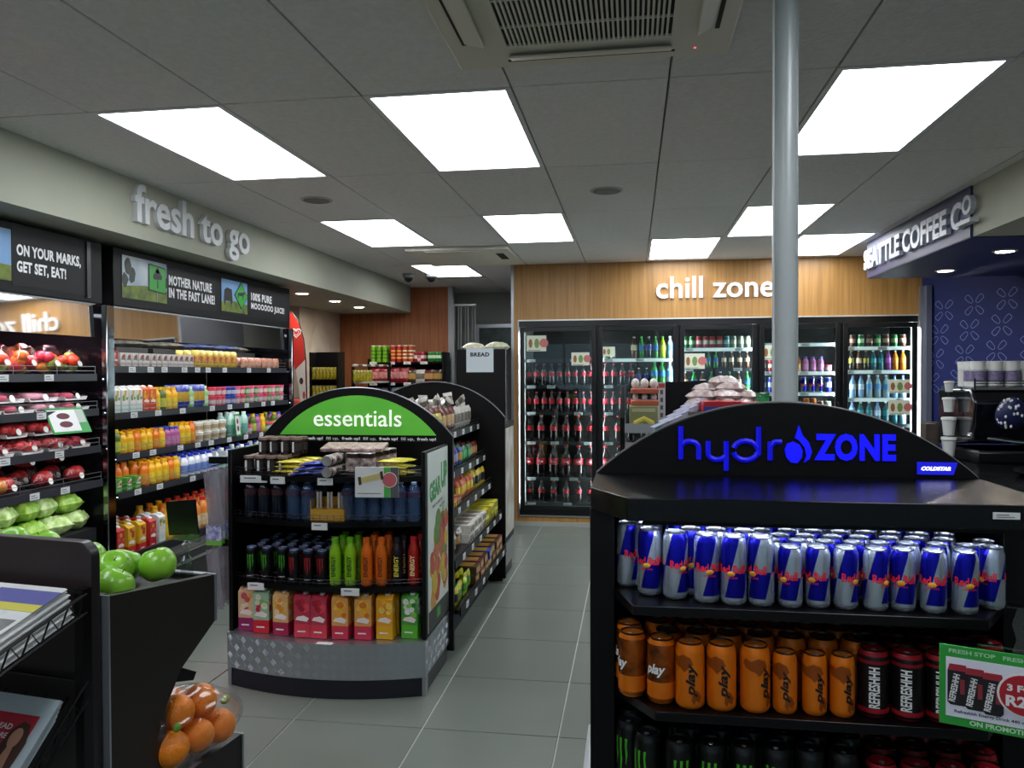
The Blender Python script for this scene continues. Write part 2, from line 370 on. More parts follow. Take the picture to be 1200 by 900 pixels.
# left bulkhead with raised letters
b = MB(); b.box(-3.9, -2.78, -3, 9.62, 2.335, CH+.02, PAINT); sof = b.ob('trim_1', kind='structure')
b = MB(); b.box(-2.785, -2.772, 9.6, 9.625, 2.33, CH, ALU); b.box(-3.9, -2.78, 9.615, 9.625, 2.325, 2.34, ALU); b.ob('edge_strip', sof)
fz = empty('wall_lettering', 'raised white fresh to go lettering on the grey left bulkhead', 'sign', (-2.779, 4.69, 2.5))
letters('letter', 'fresh to go', 1.33, .285, M('#d4d6d8', .45), R(PI/2, 'Z') @ R(PI/2, 'X'), fz, bold=.022, ext=.1, mat_depth=.03, space=1.0)
fz.location = (-2.779, 4.70, 2.497)
# chill zone wall
OAK = woodmat('#9c7038', '#b98b4e', 'oak_panel')
CW = 7.93
b = MB()
b.box(-1.20, 2.72, CW, CW+.12, 2.10, CH, OAK); b.box(-1.20, -1.158, CW, CW+.12, .1, 2.10, OAK); b.box(-1.20, 2.72, CW, CW+.12, .045, .1, OAK); b.box(2.68, 2.72, CW, CW+.12, .1, 2.1, OAK)
wf = b.ob('wall_far', kind='structure')
b = MB(); b.box(-1.225, -1.198, CW-.006, CW+1.4, 0, CH, ALU); b.ob('corner_trim', wf)
b = MB(); b.box(-1.20, 2.72, CW-.012, CW, 0, .045, M('#9fa39d', .5)); b.ob('baseboard_far', kind='structure')
wall('wall_passage_right', -1.198, -1.1, CW+.12, 10.6, 0, CH, WALLM)
cz = empty('wall_lettering', 'raised white chill zone lettering on the oak wall above the glass door chillers', 'sign', (.792, CW-.001, 2.398))
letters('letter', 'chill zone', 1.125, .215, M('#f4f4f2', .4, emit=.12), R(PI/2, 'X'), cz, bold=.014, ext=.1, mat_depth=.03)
# corner post of the blue wall
b = MB(); b.box(2.67, 2.72, 7.86, 7.925, 0, 2.36, ALU); b.box(2.70, 2.745, 7.80, 7.86, 0, 2.36, M('#5a5e70', .4)); b.ob('trim_2', kind='structure')
# wallpaper motif on the blue wall: four outlined petals
PT = M('#6a76ac', .6); b = MB()
def motif(cy, cz_, r=.115):
    for k in range(4):
        a = PI/4+k*PI/2; o = []; i_ = []
        for t in range(12):
            q = 2*PI*t/12; rad = .078+.052*math.cos(q); pass
            for w_, L_ in ((1, o), (.80, i_)):
                cq = math.copysign(abs(math.cos(q))**.7, math.cos(q)); rr = .070+.045*cq*(1 if w_ == 1 else .90); ll = .025*(1+.25*math.cos(q))*math.copysign(abs(math.sin(q))**.6, math.sin(q))*(1 if w_ == 1 else .80)
                L_.append((cy+rr*math.cos(a)-ll*math.sin(a), -.0012, cz_+rr*math.sin(a)+ll*math.cos(a)))
        n = 12; b.add(o+i_, [(t, (t+1) % n, n+(t+1) % n, n+t) for t in range(n)], PT)
for i in range(-2, 12):
    for j in range(-2, 14):
        cy = .12+.30*i+.046*j; zz = .15+.028*i+.222*j
        if .08 < cy < 2.8 and .1 < zz < 2.3: motif(cy, zz)
b.ob('wallpaper_print', wr, kind='structure')
# right bulkhead, near grey part and blue sign box
ub = M('#23264f', .5)
b = MB(); b.box(2.0, 4.2, -3, 5.04, 2.36, CH+.02, PAINT); b.ob('trim_3', kind='structure')
b = MB(); b.box(1.985, 2.72, 5.04, 7.12, 2.36, CH+.02, M('#34385e', .45, noise=.1)); b.box(1.99, 4.1, 5.045, 7.12, 2.355, 2.3605, ub); b.box(2.72, 4.1, 5.04, 7.12, 2.3605, CH, ub)
sb = b.ob('trim_4', kind='structure')
sg = empty('wall_lettering', 'raised white coffee shop name on the dark blue sign box at the upper right', 'sign', (1.984, 6.02, 2.515))
letters('letter', 'SEATTLE COFFEE C', 2.02, .165, M('#c9ccd6', .4), Tr(0, .08, -.01) @ R(-PI/2, 'Z') @ R(PI/2, 'X'), sg, bold=.035, ext=.1, mat_depth=.03)
b = MB(); b.text('O', .13, .115, M('#c9ccd6', .4), R(-PI/2, 'Z') @ Tr(1.0, 0, .03) @ R(PI/2, 'X'), bold=.035, ext=.03); b.ob('letter', sg)
b = MB(); b.box(-.05, 0, -1.10, -.90, -.085, -.06, M('#c9ccd6', .4)); b.ob('underline_bar', sg)
# downlights
def downlight(x, y, z, label):
    e = empty('downlight', label, 'downlight', (x, y, z))
    b = MB(); b.lathe([(.075, 0), (.075, -.006), (.055, -.008), (.055, 0)], M('#d7d7d2', .4), 24); b.ob('trim_ring', e)
    b = MB(); b.lathe([(.054, -.004), (.054, -.001)], M('#fff2dc', .5, emit=140), 20); b.ob('lamp_lens', e)
for p, l in (((-3.13, 7.14), 'nearest round downlight under the left grey bulkhead'), ((-3.12, 7.96), 'middle round downlight under the left grey bulkhead'), ((-3.13, 8.73), 'farthest round downlight under the left grey bulkhead')): downlight(*p, 2.335, l)
downlight(2.43, 6.63, 2.355, 'farther round downlight under the blue coffee sign box'); downlight(2.43, 5.63, 2.355, 'nearer round downlight under the blue coffee sign box')
# speakers and cameras in the ceiling
for x, y, l in ((-.155, 4.8, 'round white flush speaker in the ceiling near the middle of the shop'), (-1.98, 4.75, 'round white flush speaker in the ceiling near the fresh to go lettering')):
    e = empty('ceiling_speaker', l, 'speaker', (x, y, CH-.012))
    b = MB(); b.lathe([(.1, 0), (.1, -.004), (.085, -.007), (.083, -.004)], M('#b9b8b2', .6), 28); b.ob('rim', e)
    b = MB(); b.lathe([(.083, -.003), (.08, -.009), (.03, -.011), (.0, -.011)], M('#8e8d88', .7, bump=.8, bs=400), 24); b.ob('grille', e)
for x, y, l in ((-2.45, 8.42, 'left one of the two small dome cameras at the back of the ceiling'), (-2.2, 8.46, 'right one of the two small dome cameras at the back of the ceiling')):
    e = empty('dome_camera', l, 'camera', (x, y, CH-.012))
    b = MB(); b.lathe([(.065, 0), (.065, -.035), (.055, -.045)], M('#77787a', .5), 20); b.ob('housing', e)
    b = MB(); b.ball(.05, .05, .05, M('#101114', .1), Tr(0, 0, -.045)); b.ob('dome', e)
# air conditioning cassette
AC = M('#d8d4c6', .5); e = empty('air_conditioner', 'large cream ceiling cassette air conditioner with slotted grille overhead', 'air conditioner', (-.14, 2.27, CH-.012))
b = MB(); W2, D2 = .46, .47
b.box(-W2, W2, -D2, D2, -.03, 0, AC, c=.006)
for x0, x1, y0, y1 in ((-.30, .30, -.30, .30),): pass
b.ob('fascia', e)
b = MB(); b.box(-.262, .262, -.30, .262, -.036, -.028, M('#15130f', .8)); b.ob('grille_recess', e)
b = MB()
for x0, x1, y0, y1 in ((-.28, .28, .262, .282), (-.28, .28, -.32, -.30), (-.28, -.262, -.30, .262), (.262, .28, -.30, .262), (-.262, .262, .125, .131), (-.262, .262, -.05, -.044)): b.box(x0, x1, y0, y1, -.043, -.028, AC)
b.ob('grille_frame', e)
sl = MB(); sl.box(-.0035, .0035, -.30, .262, -.044, -.034, AC); slm = sl.mesh('slat')
for k in range(34):
    o = bpy.data.objects.new('slat', slm); COL.objects.link(o); o.parent = e; o.location = (-.2475+k*.015, 0, 0)
for T, n in ((Tr(0, .372, -.03) @ R(.25, 'X'), 0), (Tr(-.365, -.02, -.03) @ R(PI/2, 'Z') @ R(.25, 'X'), 1), (Tr(.365, -.02, -.03) @ R(-PI/2, 'Z') @ R(.5, 'X'), 2)):
    b = MB(); b.T = T; b.box(-.27, .27, -.035, .035, -.012, -.004, AC, c=.003); b.ob('louvre', e)
    b = MB(); b.T = T @ R(-.25 if n < 2 else -.5, 'X'); b.box(-.28, .28, .03, .044, -.002, .002, M('#2a2823', .8)); b.ob('air_slot', e)
b = MB(); b.lathe([(.004, -.032), (.004, -.029)], M('#ff5060', .4, emit=2), 8, T=Tr(.345, .40, 0)); b.ob('indicator_light', e)
e = empty('air_conditioner', 'small far ceiling cassette air conditioner left of the chill zone wall', 'air conditioner', (-1.363, 7.2, CH-.012))
b = MB(); b.box(-.62, .3, -.5, .5, -.03, 0, AC, c=.006); b.ob('fascia', e)
b = MB(); b.box(-.45, .02, -.38, -.33, -.032, -.028, M('#201e1a', .8)); b.box(.15, .22, -.25, .1, -.033, -.028, M('#201e1a', .8)); b.ob('air_slot', e)
b = MB(); b.box(-.46, .03, -.46, -.385, -.04, -.03, AC, c=.003); b.ob('louvre', e)
# grey pole
e = empty('pole', 'tall grey metal pole rising behind the blue-lit drinks stand to the ceiling', 'pole', (.4235, 2.30, 0))
b = MB(); b.lathe([(.031, 0), (.031, CH-.012)], M('#bcc3c4', .35, .1), 12, a0=PI/12); b.ob('shaft', e)
b = MB(); b.box(-.034, -.024, -.008, .008, 0, CH-.013, M('#dfe4e4', .3, .1)); b.box(.024, .034, -.008, .008, 0, CH-.013, M('#9aa2a4', .3, .1)); b.ob('channel_rib', e)
b = MB(); b.lathe([(.06, CH-.03), (.06, CH-.013)], ALU, 20); b.ob('ceiling_flange', e)
# back left corner: mural, wood wall, passage
b = MB(); b.box(-3.78, -2.32, 9.8, 9.9, 0, CH, woodmat('#8c4c2a', '#ac6a40', 'teak_panel')); wb = b.ob('wall_back_left', kind='structure')
b = MB(); b.box(-2.32, -2.26, 9.76, 9.9, 0, CH, ALU); b.ob('corner_trim', wb)
b = MB(); b.box(-3.9, -3.78, 8.55, 9.8, 0, 2.335, M('#ece0d0', .6, noise=.5, ns=1.6, c2='#c0b0a2')); wm = b.ob('wall_left_mural', kind='structure')
b = MB()
for cy, cz2, ry, rz_ in ((9.15, 1.75, .3, .42), (9.5, 1.5, .2, .3), (8.85, 1.35, .22, .3)):
    b.prism([(cy+ry*math.cos(t*PI/12), cz2+rz_*math.sin(t*PI/12)) for t in range(24)], 'x', -3.7795, -3.778, M('#e4dace', .6, noise=.2, ns=4))
b.ob('mural_print', wm, kind='structure')
# security gate and the picture window of the back room
e = empty('security_gate', 'tall grey metal security gate folded open in the back passage', 'gate', (-2.26, 9.7, 0))
GT = M('#a3a8a8', .35, .6)
for k in range(7):
    b = MB(); b.tube([(.03+k*.045, .05*(k % 2), .06), (.03+k*.045, .05*(k % 2), 2.42)], .009, GT, 6); b.ob('bar', e)
for z in (.06, 1.05, 2.42): b = MB(); b.box(.02, .31, -.005, .055, z-.012, z+.012, GT); b.ob('cross_rail', e)
b = MB(); b.box(0, .03, -.02, .07, 0, 2.5, GT); b.ob('gate_post', e); b = MB(); b.box(.26, .31, -.03, -.005, 1.0, 1.16, M('#55595a', .4, .6)); b.ob('lock_box', e)
b = MB(); X0, X1, Z0, Z1 = -2.13, -1.25, 1.3, 2.23
for a in ((X0, X1, Z1-.05, Z1), (X0, X1, Z0, Z0+.05), (X0, X0+.05, Z0+.05, Z1-.05), (X1-.05, X1, Z0+.05, Z1-.05)): b.box(a[0], a[1], 10.55, 10.6, a[2], a[3], ALU)
w2 = b.ob('window_2', kind='structure')
b = MB(); b.box(X0+.05, X1-.05, 10.575, 10.585, Z0+.05, Z1-.05, M('#6f7b7d', .12, noise=.5, ns=3, c2='#3d4648')); b.ob('glass_pane', w2)
# ---------------------------------------------------------------- product kinds
def can(key, r, h, body, extra=None, lidm=None, seg=18, bandm=None):
    bm = bandm or body
    b = MB(); b.lathe([(r*.80, 0), (r*.97, .006), (r, .012), (r, h-.022), (r*.97, h-.014), (r*.84, h-.004)], [LID if bandm is None else bandm, body, body, body, bm], seg)
    if extra: extra(b, r, h)
    l = MB(); l.lathe([(r*.84, h-.005), (r*.86, h-.001), (r*.82, h), (r*.79, h-.005), (0, h-.005)], lidm or LID, seg); l.lathe([(.007, h-.005), (.006, h-.0035), (0, h-.0035)], LID, 6, T=Tr(0, -.006, 0))
    stock(key, 'drink_can', 'can', [('body', b), ('lid', l)])
RED = M('#d8202a', .4); BLK = M('#0c0c10', .35); WH = M('#e6e6e6', .45); YEL = M('#e8b21a', .45)
def fr(z, a=0, R_=0): return R(a, 'Z') @ Tr(0, -R_, z) @ R(PI/2, 'X')
RB = canprint('#1414a8', '#b4bfcb', .078, -9, 'quartered_blue_silver_print')
# print orientation: x-y plane of text wrapped round radius R at the can front
def x_rb(b, r, h):
    for a in (0, PI):
        b.text('Red Bull', .064, .019, M('#e0203a', .4), fr(h*.53, a, r+.0006), bold=.03, wrap=(r+.0006, False))
        b.text('ENERGY DRINK', .03, .004, RED, fr(h*.41, a, r+.0006), bold=.01, wrap=(r+.0006, False))
        b.ball(.009, .0012, .006, M('#e09a2c', .4), R(a, 'Z') @ Tr(0, -r, h*.465), 8, 4)
can('rb', .029, .156, RB, x_rb, lidm=M('#c3c8cd', .25, .95)); can('rbs', .0265, .136, canprint('#1414a8', '#b4bfcb', .068, -10, 'quartered_print_small'), x_rb, lidm=M('#c3c8cd', .25, .95))
ORG = M('#e2750f', .32, .25, noise=.12, ns=20); BRN = M('#8f4306', .35, .2)
def x_play(b, r, h):
    for a in (0, PI):
        b.text('play', h*.52, r*.82, BLK, fr(h*.46, a+.15, r+.0007), bold=.035, wrap=(r+.0007, True), shear=.3)
        wrapshape(b, [(-.030, .006), (-.024, .018), (-.010, .012), (.006, .020), (.022, .014), (.028, .0), (.018, -.010), (.008, -.020), (.0, -.012), (-.012, -.008), (-.022, -.004)], r+.0004, h*.70, a-.6, BRN)
        wrapshape(b, [(-.010, .004), (-.004, .014), (.004, .010), (.012, -.004), (.006, -.016), (-.002, -.010), (-.006, -.020), (-.012, -.012)], r+.0004, h*.22, a+.5, BRN)
can('play', .033, .150, ORG, x_play, lidm=M('#3a3836', .3, .9), bandm=ORG)
can('playslim', .0265, .137, ORG, x_play, lidm=M('#3a3836', .3, .9), bandm=ORG)
CHR = M('#2a1c16', .22, .6, noise=.5, ns=22, c2='#d06a1c')
def x_pd(b, r, h):
    for a in (0, PI): b.text('play', .05, .030, WH, fr(h*.52, a, r+.0007), bold=.035, wrap=(r+.0007, False), shear=.3)
    b.lathe([(r+.0004, .014), (r+.0004, h*.34)], ORG, 18)
can('playdark', .033, .150, CHR, x_pd, lidm=M('#3a3836', .3, .9), bandm=ORG)
def x_ref(b, r, h):
    for a in (0, PI): b.text('REFRESHHH', h*.60, r*.70, WH, fr(h*.46, a, r+.0007), bold=.03, wrap=(r+.0007, True))
    b.lathe([(r+.0004, h*.80), (r+.0004, h-.023)], M('#8f1420', .35, .3), 18); b.lathe([(r+.0004, .012), (r+.0004, .022)], M('#a01826', .35, .3), 18)
can('refresh', .033, .150, M('#141014', .3, .3), x_ref, lidm=M('#2b2626', .3, .9), bandm=M('#8f1420', .35, .3))
def claw(col):
    def f(b, r, h):
        for a in (0, PI):
            for i, L_ in ((-1, .8), (0, 1), (1, .75)):
                x = i*r*.42; vs = []
                for q, w in ((0, .0032), (-.3, .0021), (-.62, .0025), (-1, .0005)):
                    for s in (-1, 1): an = (x+s*w+.002*math.sin(q*9))/r; vs.append(((r+.0006)*math.sin(an), -(r+.0006)*math.cos(an), h*.78+q*h*.5*L_))
                b.add(vs, [(0, 2, 3, 1), (2, 4, 5, 3), (4, 6, 7, 5)], col, R(a, 'Z'))
            b.text('ENERGY', r*1.2, .006, WH, fr(h*.14, a, r+.0006), bold=.02, wrap=(r+.0006, False))
    return f
GRN = M('#43a81c', .45); REDC = M('#b01c24', .45)
can('mgreen', .033, .165, M('#0a0b0c', .3, .2), claw(GRN), lidm=M('#3b3e42', .3, .9), bandm=BLK)
can('mgreens', .0275, .166, M('#0a0b10', .3, .2), claw(GRN), lidm=M('#9fb0d8', .3, .6), bandm=M('#30344c', .3, .5)); can('mreds', .0275, .166, M('#0b0a10', .3, .2), claw(REDC), lidm=M('#9fb0d8', .3, .6), bandm=M('#30344c', .3, .5))
def plaincan(key, body, band, h=.12, r=.031):
    def f(b, r, h): b.lathe([(r+.0004, h*.35), (r+.0004, h*.68)], band, 12)
    can(key, r, h, body, f, seg=12)
for k, a, c in (('cr', '#a81c28', '#d9d2c8'), ('cg', '#1c7a34', '#c8dcb8'), ('cb', '#20306e', '#b8c0d8'), ('co', '#c8641e', '#e8d8b0'), ('cw', '#9aa890', '#d8dcc8'), ('ck', '#5a3028', '#c8a890'), ('csb', '#2428a0', '#b8c4d8'), ('ct', '#2c7f86', '#c8d8d0')):
    plaincan(k, M(a, .3, .35), M(c, .4), .15 if k in ('csb', 'co') else .12)
HT = {}
def bottle(key, r, h, liq, label, cap, neck=.34, shoulder=.60, lz=(.38, .62), rough=.12, seg=14, waist=0, name='bottle', capfrac=.06, txt=None, fill=True):
    HT[key] = h; rn = max(.011, r*neck); b = MB()
    b.lathe([(r*.82, 0), (r, h*.04), (r*(1-waist*.3), h*.28), (r*(1-waist), h*.42), (r, h*shoulder), (r*.90, h*(shoulder+.09)), (r*.62, h*(shoulder+.18)), (max(rn, r*.42), h*(shoulder+.25)), (rn, h*(1-capfrac*1.6)), (rn, h*(1-capfrac))], liq, seg)
    parts = [('body', b)]
    if label:
        l = MB(); l.lathe([(r*1.012, h*lz[0]), (r*1.012, h*lz[1])], label, seg)
        if txt: l.text(txt[0], txt[1], txt[2], txt[3], fr(h*(lz[0]+lz[1])/2, 0, r*1.012+.0008), bold=.03, wrap=(r*1.03, txt[4] if len(txt) > 4 else False))
        parts.append(('label', l))
    c = MB(); c.lathe([(rn*1.22, h*(1-capfrac)), (rn*1.22, h*.995), (rn*.9, h), (0, h)], cap, 12); parts.append(('cap', c))
    stock(key, name, 'bottle', parts)
def liq(h, rough=.1): return M(h, rough, coat=.4)
COLA = liq('#170607', .08); CL = M('#c02030', .4); CAPR = M('#b81c26', .4)
bottle('cola2', .052, .33, COLA, CL, CAPR, lz=(.40, .60), txt=('Cola', .05, .025, WH)); bottle('cola15', .046, .30, COLA, CL, CAPR, lz=(.42, .60)); bottle('cola5', .032, .225, COLA, CL, CAPR, lz=(.42, .62), waist=.12); bottle('cola44', .030, .21, COLA, CL, CAPR, lz=(.40, .66), waist=.1)
for k, a, l_, c in (('g', '#1f8a34', '#2a6cc0', '#3aa83a'), ('y', '#a8c814', '#e8d838', '#4ab030'), ('n', '#12141c', '#1c3c9a', '#b8b8b8'), ('w', '#8fb0c0', '#4a90d0', '#d8dee8'), ('o', '#d87818', '#e89838', '#f0f0f0'), ('br', '#5a3018', '#d8c8a0', '#d8d8d8'), ('p', '#7a2a80', '#b060b8', '#402048'), ('tl', '#1a6e78', '#3aa0b0', '#e8e8e8'), ('bl', '#7fa4c8', '#c8dcf0', '#3a6cb8'), ('dk', '#2a2010', '#b8a830', '#c8b040')):
    bottle('b5'+k, .032, .225, liq(a), M(l_, .4), M(c, .4), waist=.08)
    if k in 'gywno': bottle('b15'+k, .045, .30, liq(a), M(l_, .4), M(c, .4))
# vitamin drink bottles with a narrow waist, foil energy bottles of the essentials stand
WAT = M('#1c3f86', .08, alpha=.75, coat=.5)
bottle('water', .0325, .192, M('#46618c', .08, alpha=.45, coat=.8), M('#4c3a58', .35, noise=.3, ns=60), M('#b8c8e0', .4), lz=(.62, .74), shoulder=.72)
bottle('waterdk', .0325, .192, M('#10182a', .1, alpha=.8, coat=.5), M('#4c2430', .35, noise=.3, ns=60), M('#38405c', .4), lz=(.60, .74), shoulder=.72)
def lz_(key, body, cap, tx): bottle(key, .029, .235, M(body, .25, .1), M(body, .22, .15), M(cap, .4), lz=(.16, .66), waist=.08, shoulder=.66, neck=.5, txt=('ENERGY', .10, .024, M(tx, .4), True), capfrac=.13)
lz_('lzg', '#8cc41e', '#6cb81c', '#1c3c10'); lz_('lzo', '#e06a14', '#e86a18', '#4a1806'); lz_('lzk', '#1b1520', '#1a1620', '#e0d040'); lz_('lzr', '#b8281c', '#c8202c', '#f0d8a0')
def carton(key, top, low, fruits, w=.082, d=.065, h=.215, capc='#e2e0da', name='juice_carton', cap=True, flat=False):
    TOP = M(top, .4, noise=.15, ns=60); LOW = M(low, .4); b = MB()
    b.box(-w/2, w/2, -d/2, d/2, 0, h*.3, LOW); b.box(-w/2, w/2, -d/2, d/2, h*.3, h*(1 if flat else .9), TOP)
    if not flat: b.prism([(-d/2, h*.9), (d/2, h*.9), (d/2, h), (-d*.1, h)], 'x', -w/2, w/2, TOP)
    rd = random.Random(key); fb = []
    for c in fruits:
        for _ in range(3):
            x = rd.uniform(-.3, .3)*w; z = h*rd.uniform(.52, .85); rr = w*rd.uniform(.14, .22)
            fb.append((x, z, rr, c))
    for q_, (x, z, rr, c) in enumerate(fb):
        for T in (Matrix(), R(PI/2, 'Z')): b.prism([(x+rr*math.cos(2*PI*t/10), min(z+rr*math.sin(2*PI*t/10), h*.895)) for t in range(10)], 'y', -(d/2 if T == Matrix() else w/2)-.0004-.00006*q_, -(d/2 if T == Matrix() else w/2)-.0002, M(c, .4, noise=.25, ns=80), T)
    b.prism([(-w*.42, h*.40), (w*.3, h*.36), (w*.42, h*.44), (w*.1, h*.50), (-w*.3, h*.47)], 'y', -d/2-.0016, -d/2-.0011, M('#e8dcd8', .5))
    b.box(-w*.3, w*.2, -d/2-.0010, -d/2, h*.12, h*.15, WH)
    parts = [('body', b)]
    if cap: c = MB(); c.lathe([(.015, 0), (.015, .014), (.012, .016), (0, .016)], M(capc, .4), 10, T=Tr(w*.12, -d*.02 if not flat else 0, h*(.985 if flat else .955)) @ R(.25 if not flat else 0, 'X')); parts.append(('cap', c))
    stock(key, name, 'carton', parts)
carton('jc1', '#d8b48c', '#8c1c5c', ['#e8a828', '#c8505c', '#e8d8b8']); carton('jc2', '#9ac0a0', '#c81c2c', ['#c0203c', '#88b048', '#d8e0c8']); carton('jc3', '#d8b070', '#9c1c48', ['#e8b030', '#e8d8b8', '#e09020'])
carton('jc4', '#b8364c', '#d0384c', ['#c01c34', '#e04858', '#a01830']); carton('jc5', '#e0a050', '#c8304c', ['#f0b028', '#f0c850', '#d8781c']); carton('jc6', '#e8a020', '#e0a818', ['#f0b830', '#e88c18', '#f0d060']); carton('jc7', '#4c9a3c', '#58b028', ['#d8e8d0', '#287a2c', '#88c858', '#e8f0e8'])
carton('milk', '#dcdedb', '#c8d8d0', ['#d8b040', '#7a9a50'], w=.06, d=.06, h=.155); carton('milkL', '#dcdedb', '#c8d8d0', ['#d8b040', '#7a9a50'], w=.07, h=.20); carton('minig', '#4c9a3c', '#58a838', ['#d8e8d0', '#c84030'], w=.055, d=.04, h=.075, cap=False, flat=True); carton('mini', '#d8d4cc', '#c8b8b0', ['#a83040', '#7c6c60'], w=.055, d=.04, h=.09, cap=False, flat=True); carton('minir', '#b83a34', '#a02828', ['#e8c0b0'], w=.055, d=.04, h=.10, cap=False, flat=True)
carton('bjr', '#c03030', '#b8202c', ['#e8b030', '#c83c50'], w=.07, h=.19); carton('bjy', '#d8a828', '#c03028', ['#e8c030', '#b84030'], w=.07, h=.19); carton('orj', '#d85c1c', '#c84018', ['#e88820', '#f0a830'], w=.06, d=.06, h=.155)
# chilled tubs, small bottles
def tub(key, body, lid, r=.034, h=.058, name='yoghurt_tub', band=None):
    b = MB(); b.lathe([(r*.82, 0), (r, h)], body, 14)
    if band: b.lathe([(r*.87+.0006, h*.25), (r*.955+.0006, h*.75)], band, 14)
    l = MB(); l.lathe([(r*1.06, h), (r*1.06, h+.008), (r, h+.010), (0, h+.010)], lid, 14); stock(key, name, 'tub', [('cup', b), ('lid', l)])
for k, a, l_, bd in (('tr', '#d85060', '#e02848', '#f0d8d8'), ('tp', '#e08098', '#e84878', '#f4e0e0'), ('tb', '#2c3c98', '#2c50c0', '#c8d0e8'), ('tg', '#4c9850', '#d83058', '#c8e0b8'), ('tw', '#e0dccc', '#e8e6dc', '#c8b088'), ('to', '#d87030', '#e0d8c8', '#e8b870')): tub(k, M(a, .4), M(l_, .35), band=M(bd, .5, noise=.3, ns=50))
bottle('soLp', .042, .23, M('#e08838', .3), M('#e8d0a8', .45, noise=.3, ns=60), M('#c83028', .4), neck=.42, shoulder=.66, lz=(.14, .50), capfrac=.1)
for k, a, l_, c in (('sy', '#e0a818', '#e8c838', '#e8b018'), ('so', '#d8721c', '#e09a38', '#e07818'), ('sp', '#a85890', '#c880b0', '#4050b0'), ('sg', '#88b87c', '#c0dcb8', '#d8e8d0'), ('sm', '#a8d0c0', '#78b8a8', '#e8ece8'), ('sb', '#d8dce4', '#7088c8', '#2438a8'), ('sbb', '#d8e4e8', '#3c8cc8', '#7fc0a8'), ('sgr', '#586c28', '#c0c850', '#d8c030')):
    bottle(k, .030, .15, M(a, .3), M(l_, .45, noise=.2, ns=60), M(c, .4), neck=.5, shoulder=.66, lz=(.14, .52), capfrac=.12)
    bottle(k+'L', .042, .23, M(a, .3), M(l_, .45, noise=.2, ns=60), M(c, .4), neck=.42, shoulder=.66, lz=(.14, .50), capfrac=.1)
# wrapped goods
FILM = glassmat('#fafafa', .02, .18, 'cling_film', edge=.25)
def pack(key, name, cat, body, mid=None, w=.14, h=.10, t=.05, seed=1, lab=None, n=7, up=False):
    b = MB(); T = Tr(0, 0, h/2) @ R(PI/2, 'X') if up else Tr(0, 0, t/2)
    b.pillow(w, h, t, body, T, n=n, seed=seed, mid=mid)
    if lab: b.pillow(w*.5, h*.4, t*1.08, lab, T, n=4, seed=seed+1)
    stock(key, name, cat, [('wrapper', b)])
def lump_pack(key, name, cols, w=.2, d=.14, h=.06, n=6, tray='#e0dcdc', seed=3, r=.03, sticker=True, item='fruit', squash=1):
    rd = random.Random(seed); parts = []
    if tray: b = MB(); b.prism([(-w/2, .02), (-w/2+.012, 0), (w/2-.012, 0), (w/2, .02), (w/2-.006, .02), (w/2-.016, .006), (-w/2+.016, .006), (-w/2+.006, .02)], 'y', -d/2, d/2, M(tray, .5)); parts.append(('tray', b))
    for i in range(n):
        b = MB(); c = cols[i % len(cols)]
        rr = r*rd.uniform(.85, 1.12); b.ball(rr*1.1, rr, rr*squash, M(c, .35, noise=.25, ns=30), Tr(rd.uniform(-w/2+rr, w/2-rr), rd.uniform(-d/2+rr, d/2-rr), .008+rr*squash+rd.uniform(0, max(0, h-2*rr))), 10, 7, dent=.1, lump=.04, seed=i); parts.append((item, b))
    b = MB(); b.pillow(w*1.06, d*1.06, h*1.12, FILM, Tr(0, 0, h*.66), n=7, seed=seed); parts.append(('film', b))
    if sticker: b = MB(); b.lathe([(.018, 0), (.018, .0006), (0, .0008)], M('#e8e8e0', .5), 14, T=Tr(.01, -d*.52, h*.5) @ R(PI/2-.3, 'X')); parts.append(('sticker', b))
    stock(key, name, 'produce pack', parts)
lump_pack('fruit1', 'fruit_pack', ['#d8701c', '#c02c30', '#c8b048', '#d88030'], w=.15, d=.12, h=.13, n=6, tray=None, seed=5, r=.036); lump_pack('fruit2', 'fruit_pack', ['#b82438', '#d86824', '#8ca838', '#e0a030'], w=.15, d=.12, h=.13, n=6, tray=None, seed=9, r=.036); lump_pack('fruit3', 'fruit_pack', ['#84a040', '#d84c24', '#b82c28', '#a0b848'], w=.15, d=.12, h=.13, n=6, tray=None, seed=14, r=.036)
lump_pack('meat1', 'meat_tray', ['#e07088', '#f0a0b0', '#d85c74'], w=.2, d=.15, h=.045, n=5, seed=21, r=.04, item='meat_piece', squash=.45); lump_pack('meat2', 'meat_tray', ['#f4b0c0', '#e07c90', '#f8c8d0'], w=.2, d=.15, h=.045, n=5, seed=22, r=.04, item='meat_piece', squash=.45)
lump_pack('red1', 'tomato_punnet', ['#d02830', '#e03c3c', '#c02030'], w=.16, d=.12, h=.06, n=9, seed=31, r=.023, item='tomato'); lump_pack('red2', 'berry_punnet', ['#c82840', '#e03c58', '#a81838'], w=.15, d=.11, h=.055, n=12, seed=33, r=.017, item='berry')
lump_pack('pep1', 'pepper_pack', ['#d8841c', '#c02420', '#c83020'], w=.22, d=.12, h=.08, n=3, tray=None, seed=41, r=.042, item='pepper'); lump_pack('pep2', 'pepper_pack', ['#b02024', '#c02c2c', '#a81c20'], w=.22, d=.12, h=.08, n=3, tray=None, seed=43, r=.042, item='pepper')
pack('lettuce', 'lettuce_pack', 'vegetable pack', M('#8cb838', .4, noise=.5, ns=30, c2='#dcecb0', bump=.8, bs=40), w=.17, h=.13, t=.10, seed=8, n=11); pack('greenbag', 'apple_bag', 'fruit bag', M('#68a828', .35, noise=.4, ns=30, c2='#b8d860', bump=.8, bs=40), w=.16, h=.13, t=.10, seed=12, n=11)
